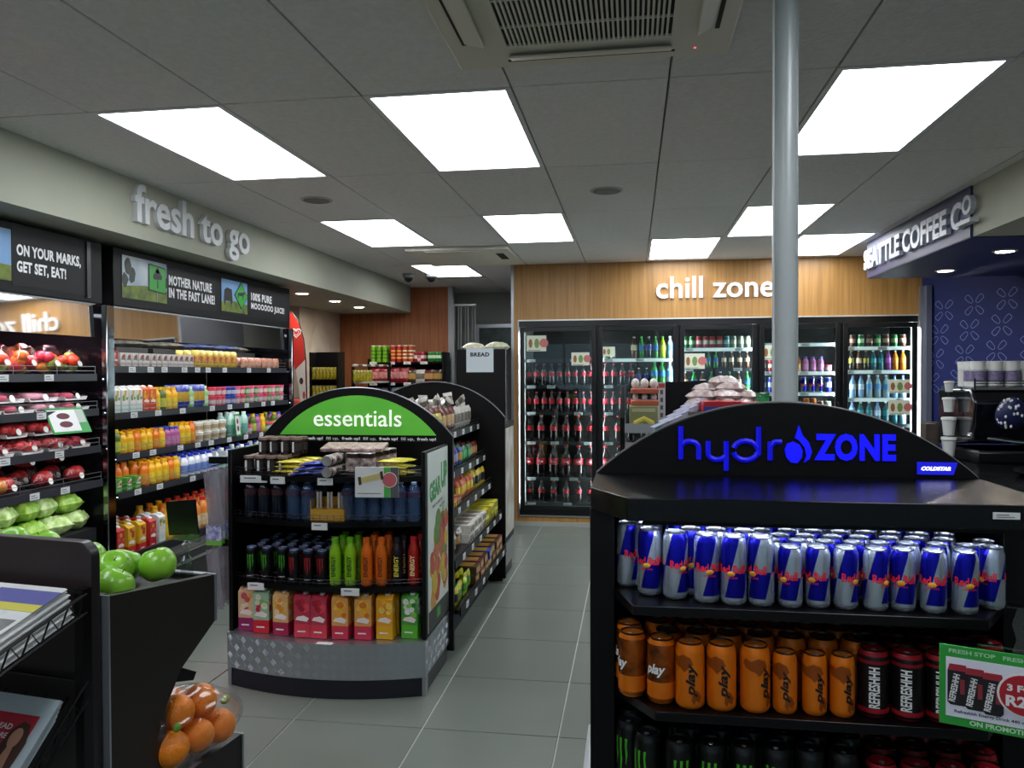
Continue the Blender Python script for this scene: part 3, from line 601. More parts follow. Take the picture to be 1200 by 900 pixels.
pack('sack', 'flat_pack', 'pack', M('#6c6450', .5, noise=.6, ns=30, c2='#b8b4a8'), w=.32, h=.22, t=.05, seed=6, n=8); pack('sackb', 'flat_pack', 'pack', M('#8c94b0', .4, noise=.7, ns=25, c2='#2c3c80'), w=.32, h=.22, t=.05, seed=7, n=8)
pack('cheese', 'cheese_pack', 'pack', M('#e0c040', .35, noise=.25, ns=40, coat=.3), mid=M('#d8b850', .35, noise=.5, ns=50, c2='#b8502c'), w=.08, h=.13, t=.05, seed=15, up=True)
pack('sausage', 'sausage_pack', 'pack', M('#c05828', .35, noise=.5, ns=60, c2='#d8b8a0', coat=.4), w=.10, h=.09, t=.04, seed=16, up=True)
# confectionery and snacks
for k, a, c in (('bk', '#d8c018', '#1c1c1c'), ('bp', '#d8c838', '#7c8c28'), ('bw', '#d8d4cc', '#7c7468'), ('bb', '#2438a0', '#c8a028'), ('bo', '#d8581c', '#e8c030'), ('br2', '#6a1c20', '#c8a060'), ('bn', '#4a2c20', '#b89048'), ('bv', '#3c2c98', '#8c90d8'), ('bgk', '#1c7040', '#38a860'), ('byg', '#c8dc20', '#4ca028')):
    pack('s'+k, 'snack_bag', 'snack', M(a, .3, noise=.3, ns=40, coat=.4), mid=M(c, .35, noise=.4, ns=60), w=.12, h=.16, t=.045, seed=sum(map(ord, k)) % 50, n=7, up=True)
    pack('c'+k, 'chocolate_bar', 'chocolate', M(a, .3, .1, noise=.3, ns=60), mid=M(c, .35), w=.15, h=.045, t=.02, seed=3, n=6)
    b = MB(); b.box(-.06, .06, -.075, .075, 0, .055, M(a, .4, noise=.2, ns=40), c=.002); b.box(-.045, .045, -.0762, -.0752, .012, .044, M(c, .4)); b.box(-.045, .045, -.05, .05, .0552, .0556, M(c, .4)); stock('x'+k, 'sweet_box', 'box', [('carton', b)])
for k, a, c in (('pg', '#7cb818', '#3c7c18'), ('pr', '#c82820', '#e8c060'), ('po', '#c8501c', '#e8e0c0')):
    b = MB(); b.lathe([(.037, 0), (.037, .23)], M(a, .35, noise=.2, ns=30), 14)
    for z in (.05, .1, .15): b.lathe([(.0375, z), (.0375, z+.022)], M(c, .4), 14)
    l = MB(); l.lathe([(.039, .23), (.039, .242), (0, .243)], M('#d8d8c8', .4), 14); stock(k, 'crisp_tube', 'snack', [('tube', b), ('lid', l)])
b = MB(); b.ball(.040, .040, .040, M('#6db024', .3, noise=.3, ns=12, c2='#8cc63c', coat=.15), None, 24, 18, dent=.30, lump=.008, seed=2)
s = MB(); s.tube([(0, 0, .018), (.002, 0, .03), (.006, 0, .038)], .0016, M('#5c4420', .7), 5); stock('apple', 'green_apple', 'fruit', [('flesh', b), ('stem', s)])
b = MB(); b.ball(.038, .038, .036, M('#ec8812', .42, noise=.2, ns=8, bump=.3, bs=260, c2='#e07808'), None, 20, 14, dent=.05)
s = MB(); s.lathe([(.005, .0335), (.003, .0355), (0, .036)], M('#6c8030', .6), 6); stock('orange', 'orange', 'fruit', [('peel', b), ('navel', s)])
STOCK['apple'] = (STOCK['apple'][0], STOCK['apple'][1], STOCK['apple'][2])
def row(keys, p0, p1, z, n, label, group, back=(0, 0), rows=1, rz=0, jit=.003, turn=0, skip=(), sc=1):
    """n items from p0 to p1, repeated in rows going back; keys cycles along the row"""
    for j in range(rows):
        for i in range(n):
            if (i, j) in skip: continue
            t = (i+.0)/(n-1) if n > 1 else .5
            k = keys[i % len(keys)] if isinstance(keys, (list, tuple)) else keys
            x = p0[0]+(p1[0]-p0[0])*t+back[0]*j; y = p0[1]+(p1[1]-p0[1])*t+back[1]*j
            put(k, x+random.uniform(-jit, jit), y+random.uniform(-jit, jit), z, rz+random.uniform(-turn, turn), nth(label, i, n, j == 0), group, sc=sc)
def fence(b, x0, x1, y, z, h, m=WIRE, T=None, step=.05):
    for zz in (z+h, z+h*.5): b.box(x0, x1, y-.0015, y+.0015, zz-.0015, zz+.0015, m, T=T)
    k = x0
    while k <= x1+1e-6: b.box(k-.001, k+.001, y-.001, y+.001, z, z+h, m, T=T); k += step
# ---------------------------------------------------------------- blue-lit energy drink stand, right foreground
ZT = 1.28
hs = empty('display_stand', 'black curved-top drinks display stand with blue glowing hydro zone sign', 'display stand', (.395, 2.0, 0))
def loc_mb(): b = MB(); b.T = Tr(-.395, -2.0, 0); return b
WORK = M('#060507', .24, noise=.4, ns=30, bump=.04, bs=300, spec=.35)
top_pts = [(-.102, 1.925), (-.013, 1.772), (.803, 1.772), (.892, 1.925), (.892, 2.262), (-.102, 2.262)]
b = loc_mb(); b.prism(top_pts, 'z', ZT-.052, ZT, WORK); b.ob('counter_top', hs, bevel=.002)
def arch_pts(x0, x1, z0, z1, n=28, drop=0):
    h = z1-z0; w = x1-x0; Rr = (w*w/4+h*h)/(2*h); xc = (x0+x1)/2; a = math.asin(w/2/Rr); P = []
    for k in range(n+1): t = -a+2*a*k/n; P.append((xc+Rr*math.sin(t), z0+h-Rr+Rr*math.cos(t)))
    return P
b = loc_mb(); P = arch_pts(-.10, .892, ZT, 1.476); b.prism(P[::-1], 'y', 2.20, 2.225, BLACK); b.ob('sign_panel', hs)
b = loc_mb(); b.prism(P[::-1]+[], 'y', 2.225, 2.2262, M('#48494d', .4)); Q = arch_pts(-.10, .892, ZT, 1.4775); b.tube([(x, 2.2125, z+.001) for x, z in Q], .003, M('#6f6f72', .4), 6); b.ob('edge_strip', hs)
BL = M('#0808e0', .5, emit=.95); BG = M('#0505b4', .5, emit=.75)
b = loc_mb(); T = FRONT(.1240, 2.1992, 1.316)
def hydro():
    # thin rounded strokes: h y d r
    S = .0075
    def st(pts, r=S): b.tube([(x, 2.1985, z) for x, z in pts], r, BG, 6)
    z0 = 1.322; xh = 1.372
    st([(.130, z0), (.130, 1.412)]); st([(.130+.024-.024*math.cos(t*PI/8), xh-.018+.018*math.sin(t*PI/8)) for t in range(9)]+[(.178, z0)])
    st([(.203, xh), (.203, z0+.018)]+[(.203+.024-.024*math.cos(t*PI/8), z0+.018-.018*math.sin(t*PI/8)) for t in range(9)]+[(.251, xh)]); st([(.251, xh), (.251, 1.292)])
    c = (.302, 1.348)
    st([(c[0]+.032*math.cos(t), c[1]+.026*math.sin(t)) for t in [.25+k*(PI-.5)/10 for k in range(11)]]); st([(c[0]+.032*math.cos(t), c[1]-.026*math.sin(t)) for t in [.25+k*(PI-.5)/10 for k in range(11)]])
    st([(.336, 1.335), (.336, 1.412)]); st([(.366, z0), (.366, xh)]); st([(.366, xh-.012), (.378, xh), (.396, xh)])
hydro(); b.ob('sign_lettering', hs)
b = loc_mb(); D = []
for t in range(17):
    a = -PI*1.25+2.5*PI*t/16*.8
    pass
cx, cz3 = .438, 1.345
b.prism([(cx+.002, cz3+.072), (cx+.012, cz3+.045), (cx+.028, cz3+.026), (cx+.036, cz3+.002), (cx+.030, cz3-.018), (cx+.016, cz3-.028), (cx+.022, cz3-.010), (cx+.018, cz3+.012), (cx+.004, cz3+.030), (cx-.008, cz3+.038), (cx-.004, cz3+.050)], 'y', 2.195, 2.1995, BL)
b.prism([(cx-.034, cz3+.006), (cx-.028, cz3+.022), (cx-.012, cz3+.028), (cx+.004, cz3+.020), (cx+.012, cz3+.004), (cx+.010, cz3-.014), (cx-.002, cz3-.030), (cx-.018, cz3-.028), (cx-.030, cz3-.014)], 'y', 2.195, 2.1995, BL)
b.ob('droplet_logo', hs)
b = loc_mb(); b.text('ZONE', .205, .072, BL, FRONT(.583, 2.1995, 1.359), bold=.045, ext=.004, space=1.1); b.ob('sign_lettering', hs)
b = loc_mb(); b.prism([(.738, 1.290), (.826, 1.290), (.836, 1.322), (.738, 1.322)], 'y', 2.193, 2.1995, M('#1418c8', .5, emit=.6)); b.text('COLDSTAR', .072, .010, M('#ffffff', .5, emit=1.6), FRONT(.783, 2.1925, 1.306), bold=.04, shear=.3); b.ob('maker_badge', hs)
b = loc_mb(); tagmb(b, .770, 1.772, ZT-.022, w=.052, h=.014); b.ob('price_ticket', hs)
for x0, x1 in ((-.105, -.045), (.835, .895)):
    b = loc_mb(); b.box(x0, x1, 1.935, 2.25, .10, ZT-.052, BLACK, c=.002); b.ob('side_panel', hs)
b = loc_mb(); b.box(-.045, .835, 2.20, 2.25, .10, ZT-.052, BLACKG); b.ob('back_panel', hs)
b = loc_mb(); b.prism([(-.045, 1.93), (.03, 1.80), (.76, 1.80), (.835, 1.93), (.835, 2.2), (-.045, 2.2)], 'z', 0, .12, BLACK); b.ob('base', hs)
b = loc_mb(); b.box(-.128, -.062, 1.92, 2.27, 0, .555, M('#c6cdd0', .35), c=.012); b.ob('base_cover', hs)
SHZ = [1.033, .795, .548, .30]
for k, z in enumerate(SHZ):
    b = loc_mb(); xo = (0, .05, .05, .05)[k]; b.prism([(-.044, 1.925), (xo, 1.790), (.745, 1.790), (.834, 1.925), (.834, 2.199), (-.044, 2.199)], 'z', z-.022, z, BLACKG); b.ob('shelf', hs, bevel=.0015)
b = loc_mb(); b.box(.02, .78, 1.80, 1.822, ZT-.062, ZT-.053, M('#dfe6ff', .5, emit=17)); b.box(.02, .78, 1.80-.003, 1.8, ZT-.064, ZT-.053, BLACK); b.ob('light_strip', hs)
SHZ = [q+.0012 for q in SHZ]
G1 = 'blue and silver drink cans on the top shelf of the blue-lit stand'; L1 = 'blue and silver energy drink can standing on top shelf of blue-lit stand'
for j in range(6):
    y = 1.838+.0605*j
    if y > 2.17: continue
    n = 11
    for i in range(n):
        x = .108+.0605*i+(.028 if j % 2 else 0)
        if j == 0 and i in (0,): continue
        yy = y+.012*(i < 2)
        if x > .795-(.03 if j == 0 else 0): continue
        if j == 0 and x > .73: x = .735
        small = x > (.31 if j < 2 else .25)
        put('rbs' if small else 'rb', x+random.uniform(-.003, .003), yy+random.uniform(-.004, .004), SHZ[0], random.uniform(-.9, .7), nth('tall blue and silver drink can on top shelf', i, n, j == 0) if not small else nth('short blue and silver drink can on top shelf', i, n, j == 0), G1 if not small else 'shorter blue and silver cans, right part of the top shelf')
for x, y, a in ((.098, 1.868, .6), (.040, 1.893, -.3), (-.012, 1.965, .8), (.03, 1.955, 1.2), (-.014, 2.03, .4), (.045, 2.015, 0), (-.014, 2.095, 0), (.046, 2.08, .3), ): put('rb', x, y, SHZ[0], a, 'blue and silver can in the chamfered left corner of the top shelf', 'left corner cans')
for x, y, a in ((.79, 1.885, 1.9), (.80, 1.95, .7)): put('rbs', x, y, SHZ[0], a, 'shorter blue and silver can in the right corner of top shelf', 'corner cans')
G2 = 'orange drink cans on the middle shelf of the blue-lit stand'; L2 = 'orange energy drink can with black vertical lettering on middle shelf of blue-lit stand'
G3 = 'black and red drink cans on the middle shelf of the blue-lit stand'; L3 = 'black can with white vertical lettering and red rim on middle shelf'
z = SHZ[1]
for i, x in enumerate((.129, .199, .273)):
    put('play', x, 1.835, z, .05*i-.1+(.5 if i == 2 else 0), ORD[i]+' from left of the fat orange cans with black lettering, middle shelf front', G2)
for i, x in enumerate((.338, .402, .461)): put('playslim', x, 1.835, z, (-.25, .1, .15)[i], ORD[i]+' from left of the slim orange cans with black lettering, middle shelf', 'slim orange cans on the middle shelf')
for x, y in ((.065, 1.855), (-.002, 1.885), (-.010, 1.955)): put('playdark', x, y, z, -.5 if x > .03 else -1.1, 'dark chrome and orange can with white lettering at the left end of middle shelf', 'dark chrome and orange cans on the middle shelf')
for j in range(1, 5):
    for i in range(7): put('play', .062+.071*i+.02*(j % 2), 1.838+.0725*j, z, random.uniform(-1.5, 1.5), 'fat orange can behind the front row of the middle shelf', G2)
for i, x in enumerate((.530, .598, .668, .740)):
    for j in range(5): put('refresh', x+.004*j, 1.838+.072*j+(.01 if i == 0 else 0), z, random.uniform(-.3, .3) if j else (-.2, -.35, -.3, .3)[i], (ORD[i]+' from left of the black and red cans in the middle shelf front row') if j == 0 else 'black and red can behind the front row of the middle shelf', G3)
for y in (1.93, 2.0, 2.07): put('refresh', .80, y, z, .8, 'black and red can at the right corner of the middle shelf', G3)
G4 = 'black drink cans with green claw marks on the lowest visible shelf'; L4 = 'tall black can with green claw mark on the lowest visible shelf of blue-lit stand'
G5 = 'black and red drink cans on the lowest visible shelf'; L5 = 'black can with red rim on the lowest visible shelf of blue-lit stand'
z = SHZ[2]
for j in range(4):
    for i in range(6): put('mgreen', .105+.072*i+.03*(j % 2), 1.84+.085*j, z-.008*0, random.uniform(-.5, .5), (ORD[i]+' from left of the black green-clawed cans, lowest shelf front row') if j == 0 else 'black green-clawed can behind the front row of the lowest shelf', G4)
    for i in range(4): put('refresh', .545+.073*i+.02*(j % 2), 1.84+.08*j, z, random.uniform(-.5, .5), (ORD[i]+' from left of the red-rimmed cans, lowest shelf front row') if j == 0 else 'red-rimmed can behind the front row of the lowest shelf', G5)
for x, y in ((.035, 1.87), (-.008, 1.90+.03), (-.008, 2.01)): put('mgreen', x, y, z, -.7, 'black green-clawed can in the left corner of the lowest shelf', G4)
# hanging promotion sign at the right of the stand
pc = .752; pz = .925
e = empty('promotion_sign', 'green framed hanging promotion sign with three cans and red price disc', 'sign', (0, 0, 0))
GR = M('#2e9c3c', .35); e.location = (.766, 1.672, .918); e.rotation_euler = (0, 0, -.37); e.scale = (1, 1, .93)
T0 = Tr(0, 0, 0)
b = MB(); b.box(-.152, .152, -.002, .002, -.088, .088, GR, c=.0008); b.ob('backing_card', e)
b = MB(); b.box(-.140, .012, -.0035, -.002, -.068, .062, M('#dfe0ee', .4)); b.ob('white_panel', e)
b = MB(); b.text('FRESH STOP   FRESH STOP   FRESH STOP', .27, .009, M('#a8dcae', .4), FRONT(0, -.0027, .076), bold=.03); b.ob('top_lettering', e); b = MB(); b.text('ON PROMOTION', .115, .011, M('#c8ecc8', .4), FRONT(-.04, -.0027, -.0765), bold=.03); b.ob('bottom_lettering', e); b = MB()
b.text('Refreshhh Energy Drink 440 ml', .125, .009, M('#20203c', .5), FRONT(-.062, -.0042, -.056), bold=.02); b.ob('lettering', e)
for k, x in enumerate((-.119, -.088, -.057)):
    b = MB(); T = Tr(x, -.0036, .004-.004*k) @ Matrix.Scale(.9, 4, (1, 0, 0))
    b.prism([(-.020, -.040), (-.014, -.046), (.014, -.046), (.020, -.040), (.020, .030), (-.020, .030)], 'y', -.0010-.0006*k, 0, M('#17141a', .4), T)
    b.prism([(-.020, .030), (.020, .030), (.016, .044), (-.016, .044)], 'y', -.0010-.0006*k, 0, M('#a02838', .4), T)
    b.text('REFRESHHH', .062, .012, WH, FRONT(x-.006, -.0050-.0006*k, -.004-.004*k) @ R(PI/2-.15, 'Z'), bold=.03); b.box(.005, .014, -.0018-.0006*k, 0, -.02, .012, M('#8a2c38', .4), T=T); b.ob('can_picture', e)
b = MB(); b.lathe([(.047, 0), (.047, .001), (0, .0012)], WH, 28, T=Tr(-.004, -.0060, .004) @ R(PI/2, 'X')); b.lathe([(.043, .001), (.043, .0018), (0, .002)], M('#b01c2c', .4), 28, T=Tr(-.004, -.0060, .004) @ R(PI/2, 'X'))
b.text('3 FOR', .060, .015, WH, FRONT(-.004, -.0082, .018), bold=.04); b.text('R2', .036, .024, WH, FRONT(-.018, -.0082, -.010), bold=.04); b.ob('price_disc', e)
b = MB(); b.tube([(-.085, 0, .088), (-.085, 0, .097), (.03, 0, .097), (.03, 0, .088)], .0022, CLEAR, 6); b.prism([(-.025, .09), (.0, .09), (.004, .12), (-.008, .15), (.006, .185), (-.016, .187), (-.026, .15), (-.018, .12)], 'y', -.002, .002, CLEAR); b.box(-.035, .015, .0, .045, .185, .189, CLEAR); b.ob('clip_hanger', e)
# small bracket on the right flank of the stand
# ---------------------------------------------------------------- essentials end unit
EX0, EX1, EYB = -2.012, -.990, 4.15
es = empty('display_stand', 'black curved shelf unit with green essentials sign and checker plate base', 'display stand', (-1.5, 3.9, 0))
def le(): b = MB(); b.T = Tr(1.5, -3.9, 0); return b
def bow(inset=0, x0=EX0, x1=EX1, ye=3.655, yc=3.555, yb=EYB, n=14):
    x0 += inset; x1 -= inset; ye += inset; yc += inset; P = []
    for k in range(n+1): t = k/n; x = x0+(x1-x0)*t; P.append((x, ye+(yc-ye)*(1-(2*t-1)**2)))
    return P+[(x1, yb), (x0, yb)]
PLATE = M('#b4b8be', .3, .9, bump=.3, bs=40)
b = le(); b.prism(bow(.012), 'z', 0, .095, M('#141522', .35)); b.ob('plinth', es)
b = le()
for x in (EX0, EX1-.018): b.box(x, x+.018, 3.66, 3.70, 0, .1, ALU)
b.ob('plinth_edge_strip', es)
b = le(); b.prism(bow(0), 'z', .095, .268, PLATE); b.ob('checker_plate', es)
b = le(); TR = M('#bcc0c6', .32, .9)      # raised tread lugs, groups of short bars at alternating angles
F = bow(0)[:15]
def onfront(s):   # s metres along the bow
    for k in range(14):
        p, q = Vector(F[k]), Vector(F[k+1]); L_ = (q-p).length
        if s <= L_ or k == 13: u = (q-p)/L_; return p+u*s, u
        s -= L_
for i in range(23):
    for j in range(4):
        p, u = onfront(.02+i*.0455); z = .115+j*.043
        for k in (-1, 0, 1):
            a = PI/4 if (i+j) % 2 else -PI/4
            T = Matrix(((u.x, u.y, 0, p.x), (u.y, -u.x, 0, p.y), (0, 0, 1, z), (0, 0, 0, 1))) @ R(0, 'X')
            T = Matrix(((u.x, -u.y*-1, 0, p.x), (u.y, u.x*-1, 0, p.y), (0, 0, 1, z), (0, 0, 0, 1))) @ R(a, 'Y') @ Tr(0, 0, k*.0085)
            b.box(-.014, .014, -.0005, .0022, -.0018, .0018, TR, T=T)
for i in range(10):
    for j in range(4):
        for k in (-1, 0, 1):
            a = PI/4 if (i+j) % 2 else -PI/4; T = Tr(EX1, 3.69+i*.046, .115+j*.043) @ R(a, 'X') @ Tr(0, 0, k*.0085); b.box(-.0005, .0022, -.014, .014, -.0018, .0018, TR, T=T)
b.ob('tread_pattern', es, kind='stuff')
for x in (EX0, EX1-.02):
    b = le(); b.box(x, x+.02, 3.675, EYB, .268, 1.18, BLACK, c=.002); b.ob('side_panel', es)
b = le(); b.box(EX0+.02, EX1-.02, EYB-.015, EYB, .268, 1.19, BLACKG); b.ob('back_panel', es)
b = le(); A = arch_pts(-2.055, -.965, 1.215, 1.482); b.prism(([(-2.055, 1.185)]+A+[(-.965, 1.185)])[::-1], 'y', EYB, EYB+.03, BLACK); b.box(-1.01, -.965, EYB, EYB+.03, .05, 1.186, BLACK); b.ob('header_panel', es)
b = le(); b.tube([(x, EYB+.015, z+.001) for x, z in A], .004, M('#8a8c90', .3, .6), 6); b.ob('edge_strip', es)
b = le(); A2 = arch_pts(-1.955, -1.055, 1.222, 1.440); b.prism(A2[::-1], 'y', EYB-.004, EYB, M('#48a02e', .4, emit=.2, noise=.35, ns=2.2, c2='#68ba40')); b.ob('green_sign_face', es)
b = le(); b.text('essentials', .505, .092, M('#e6ece0', .4, emit=.5), FRONT(-1.502, EYB-.0045, 1.315), bold=.004, ext=.002); b.ob('sign_lettering', es)
b = le()
for k in range(4):
    x = -1.80+k*.215; b.text('fill up, ', .075, .021, WH, FRONT(x-.062, EYB-.0012, 1.200), bold=0, ext=.001); b.text('fresh up!', .105, .021, WH, FRONT(x+.045, EYB-.0012, 1.200), bold=.03, ext=.001)
b.ob('strap_line_lettering', es)
ESZ = [1.060, .842, .527, .27]
for k, z in enumerate(ESZ[:3]):
    P = bow(.022, ye=3.675, yc=3.585, yb=EYB-.016); b = le(); b.prism(P, 'z', z-.026, z, BLACKG); b.ob('shelf', es)
    b = le(); F2 = P[:15]
    for zz in (.032, .016): b.tube([(x, y+.006, z+zz) for x, y in F2], .0012, WIRE, 4)
    for t in range(29): x, y = F2[t//2] if t % 2 == 0 else ((F2[t//2][0]+F2[t//2+1][0])/2, (F2[t//2][1]+F2[t//2+1][1])/2); b.box(x-.001, x+.001, y+.005, y+.007, z, z+.032, WIRE)
    b.ob('wire_fence', es)
def esy(x): t = (x-EX0)/(EX1-EX0); return 3.697+(3.585-3.675)*(1-(2*t-1)**2)
for z, L_ in ((ESZ[0], ((-1.86, .14), (-1.72, .075), (-1.47, .075))), (ESZ[1], ((-1.50, .078),)), (ESZ[2], ((-1.85, .09), (-1.35, .09)))):
    for x, w in L_: b = le(); b.box(x-w/2, x+w/2, esy(x)-.006, esy(x)-.003+.006, z-.038, z-.004, TAG); b.box(x-w*.35, x+w*.1, esy(x)-.0066, esy(x)-.006, z-.018, z-.013, TAGINK); b.ob('price_ticket', es)
b = le(); b.box(-1.5, -1.42, 3.545, 3.575, .2685, .271, TAG); b.ob('price_ticket', es)
# poster on the right flank
b = le(); T = Tr(EX1+.001, 3.91, .73) @ R(PI/2, 'Z'); b.T = b.T @ T
b.box(-.205, .205, -.004, 0, -.44, .44, M('#d4ddd6', .35, noise=.1, ns=3, spec=.3), c=0); po = b.ob('side_poster', es)
b = le(); b.T = b.T @ T; b.box(-.205, .205, -.006, -.004, -.44, -.34, M('#1a1c1c', .4)); b.box(-.05, .02, -.0065, -.006, -.41, -.36, M('#2c9c30', .4)); b.ob('poster_footer', po)
b = le(); b.T = b.T @ T; b.text('GEAR', .23, .10, M('#1c8a2c', .4), FRONT(-.065, -.0046, .25) @ R(.12, 'Z'), bold=.055); b.text('UP', .13, .14, M('#1c8a2c', .4), FRONT(.12, -.0046, .30), bold=.06)
b.text('TAKE UP A HEALTHY', .21, .016, M('#1c2c20', .4), FRONT(-.02, -.0046, .172) @ R(.08, 'Z'), bold=.03); b.text('SNACK TODAY', .12, .014, M('#1c2c20', .4), FRONT(.08, -.0046, .150) @ R(.08, 'Z'), bold=.03); b.ob('poster_lettering', po)
rd = random.Random(5); b = le(); b.T = b.T @ T
for k in range(46):
    x = rd.uniform(-.15, .16); zz = rd.uniform(-.30, .08) if x > -.06 else rd.uniform(-.3, -.08); r_ = rd.uniform(.03, .06); c = rd.choice(['#c4382c', '#d0582c', '#c8401c', '#d89a2c', '#d8b828', '#a82c2c', '#c86838', '#5c8c30'])
    b.prism([(max(-.2, min(.2, x+r_*math.cos(t*PI/6))), zz+r_*1.1*math.sin(t*PI/6)) for t in range(12)], 'y', -.0047-.00004*k, -.0045, M(c, .35, noise=.35, ns=25))
for k in range(7): a = .6+k*.2; b.prism([(.09, .06), (.09+.15*math.cos(a), .06+.14*math.sin(a)), (.1, .08)], 'y', -.0068, -.0066, M('#66a040', .4))
b.ob('poster_fruit_print', po)
# stock of the end unit
z = ESZ[3]+.001
for k, (key, x) in enumerate((('jc1', -1.925), ('jc2', -1.83), ('jc3', -1.715), ('jc4', -1.60), ('jc4', -1.515), ('jc5', -1.405), ('jc5', -1.30), ('jc6', -1.19), ('jc7', -1.075))):
    L_ = {'jc1': 'juice carton with purple base, leftmost on bottom shelf of essentials unit', 'jc2': 'juice carton with red base and green fruit print, essentials unit', 'jc3': 'juice carton with yellow fruit and crimson base on the essentials unit', 'jc4': 'red berry juice carton on bottom shelf of the essentials unit', 'jc5': 'orange and pink juice carton on bottom shelf of the essentials unit', 'jc6': 'yellow juice carton with orange slices on bottom shelf of essentials unit', 'jc7': 'green apple juice carton, rightmost on bottom shelf of the essentials unit'}[key]
    for j in range(4): put(key, x+random.uniform(-.003, .003), esy(x)+.055+.078*j-.01, z, random.uniform(-.08, .08), (L_ if key not in ('jc4', 'jc5') else L_.replace(' on bottom shelf of', ', '+('left' if x in (-1.60, -1.405) else 'right')+' of two, on')) if j == 0 else ('back row '+L_).replace(', leftmost on', ' on').replace(', rightmost on', ' on').replace('of the essentials', 'of essentials'), 'juice cartons, bottom shelf of essentials unit, '+key)
z = ESZ[2]+.001
for j in range(5):
    for i in range(3): put('mgreens', -1.90+.083*i+.015*(j % 2), esy(-1.85)+.05+.075*j, z, random.uniform(-.3, .3), nth('slim black can with green claw mark on essentials unit', i, 3, j == 0), 'green-marked black cans on the essentials unit')
    for i in range(3): put('mreds', -1.655+.072*i+.015*(j % 2), esy(-1.6)+.05+.075*j, z, random.uniform(-.3, .3), nth('slim black can with red claw mark on essentials unit', i, 3, j == 0), 'red-marked black cans on the essentials unit')
for key, xs, d in (('lzg', (-1.44, -1.365), 'lime green sports drink bottle'), ('lzo', (-1.285, -1.215), 'orange sports drink bottle'), ('lzk', (-1.14,), 'black sports drink bottle with yellow lettering'), ('lzr', (-1.062,), 'red sports drink bottle')):
    for x in xs:
        for j in range(3): put(key, x+.014*(j % 2), esy(x)+.045+.07*j, z, random.uniform(-.15, .15), nth(d+' on the essentials unit', xs.index(x), len(xs), j == 0), d+'s on the essentials unit')
z = ESZ[1]+.001
for i in range(4):
    for j in range(3): put('waterdk', -1.90+.072*i, esy(-1.85)+.05+.08*j, z, 0, nth('dark bottle with dull red label on second shelf', i, 4, j == 0), 'dark bottles on the second shelf of the essentials unit')
for i in range(2):
    for j in range(3): put('water', -1.655+.072*i+.01*j, esy(-1.62)+.05+.08*j, z, 0, nth('blue water bottle left of the yellow box', i, 2, j == 0), 'water bottles left of the yellow box')
for i in range(6):
    for j in range(3): put('water', -1.385+.067*i, esy(-1.2)+.05+.08*j, z, 0, nth('blue water bottle right of the yellow box', i, 6, j == 0), 'water bottles right of the yellow box')
b = MB(); b.box(-.085, .085, -.06, .06, 0, .055, M('#c8962c', .5)); b.box(-.085, -.082, -.06, .06, .055, .10, M('#c8962c', .5)); b.box(-.085, .085, .057, .06, .055, .10, M('#c8962c', .5)); st = MB()
stock('ybox', 'yellow_box', 'box', [('carton', b)]); put('ybox', -1.478, 3.70, z, .03, 'open yellow cardboard tray of small packs on second shelf of essentials unit')
for k in range(3): put('cbw', -1.535+.055*k, 3.69, z+.09, 0, 'small white and blue pack standing in the yellow cardboard tray', 'small packs in the yellow tray', rot=(PI/2-.3, PI/2, 0), sc=.6)
z = ESZ[0]+.001
for s_ in range(3):
    for j in range(3): put('cbk' if j == 1 else 'cbp', -1.715+.012*s_+.018*j, 3.67+.05+.075*j, z+.024*s_+.0, random.uniform(-.1, .1), 'yellow wrapped chocolate bar in low stack on top shelf of essentials unit', 'yellow bars on the top shelf of the essentials unit')
for s_ in range(3):
    for j in range(2): put('cbp', -1.16+.02*j, 3.70+.07*j, z+.03*s_, random.uniform(-.1, .1), 'yellow bar stacked behind the white price card on the top shelf', 'yellow bars behind the price card')
for i in range(5):
    for j in range(2): put('cbb', -1.61+.02*i, 3.66+.05*j+.02*i, z+.022*(i % 3), .8, 'dark blue wrapped bar beside the yellow bars on the top shelf', 'dark blue bars on the top shelf of the essentials unit')
b = MB(); b.lathe([(.040, 0), (.040, .115)], M('#2c1c1a', .25, coat=.5, noise=.4, ns=40), 14); l = MB(); l.lathe([(.042, .115), (.042, .135), (0, .136)], M('#9a8478', .4, .3, noise=.4, ns=60), 14); lb = MB(); lb.lathe([(.0405, .03), (.0405, .09)], M('#2a2424', .5), 14); lb.prism([(-.009, .02), (.009, .02), (.009, .10), (-.009, .10)], 'y', -.0415, -.0405, WH)
stock('jar', 'jar', 'jar', [('glass_body', b), ('lid', l), ('label', lb)])
for i in range(4):
    for j in range(3): put('jar', -1.925+.060*i-.0, 3.73+.07*j, z, random.uniform(-.4, .4), nth('dark jar with pale lid, lower layer of essentials top shelf', i, 4, j == 0), 'dark jars at the left of the top shelf', sc=.64)
for i in range(4):
    for j in range(2): put('jar', -1.88+.060*i, 3.80+.07*j, z+.0875, random.uniform(-.4, .4), nth('dark jar with pale lid stacked in the upper layer', i, 4, j == 0), 'dark jars in the second layer', sc=.64)
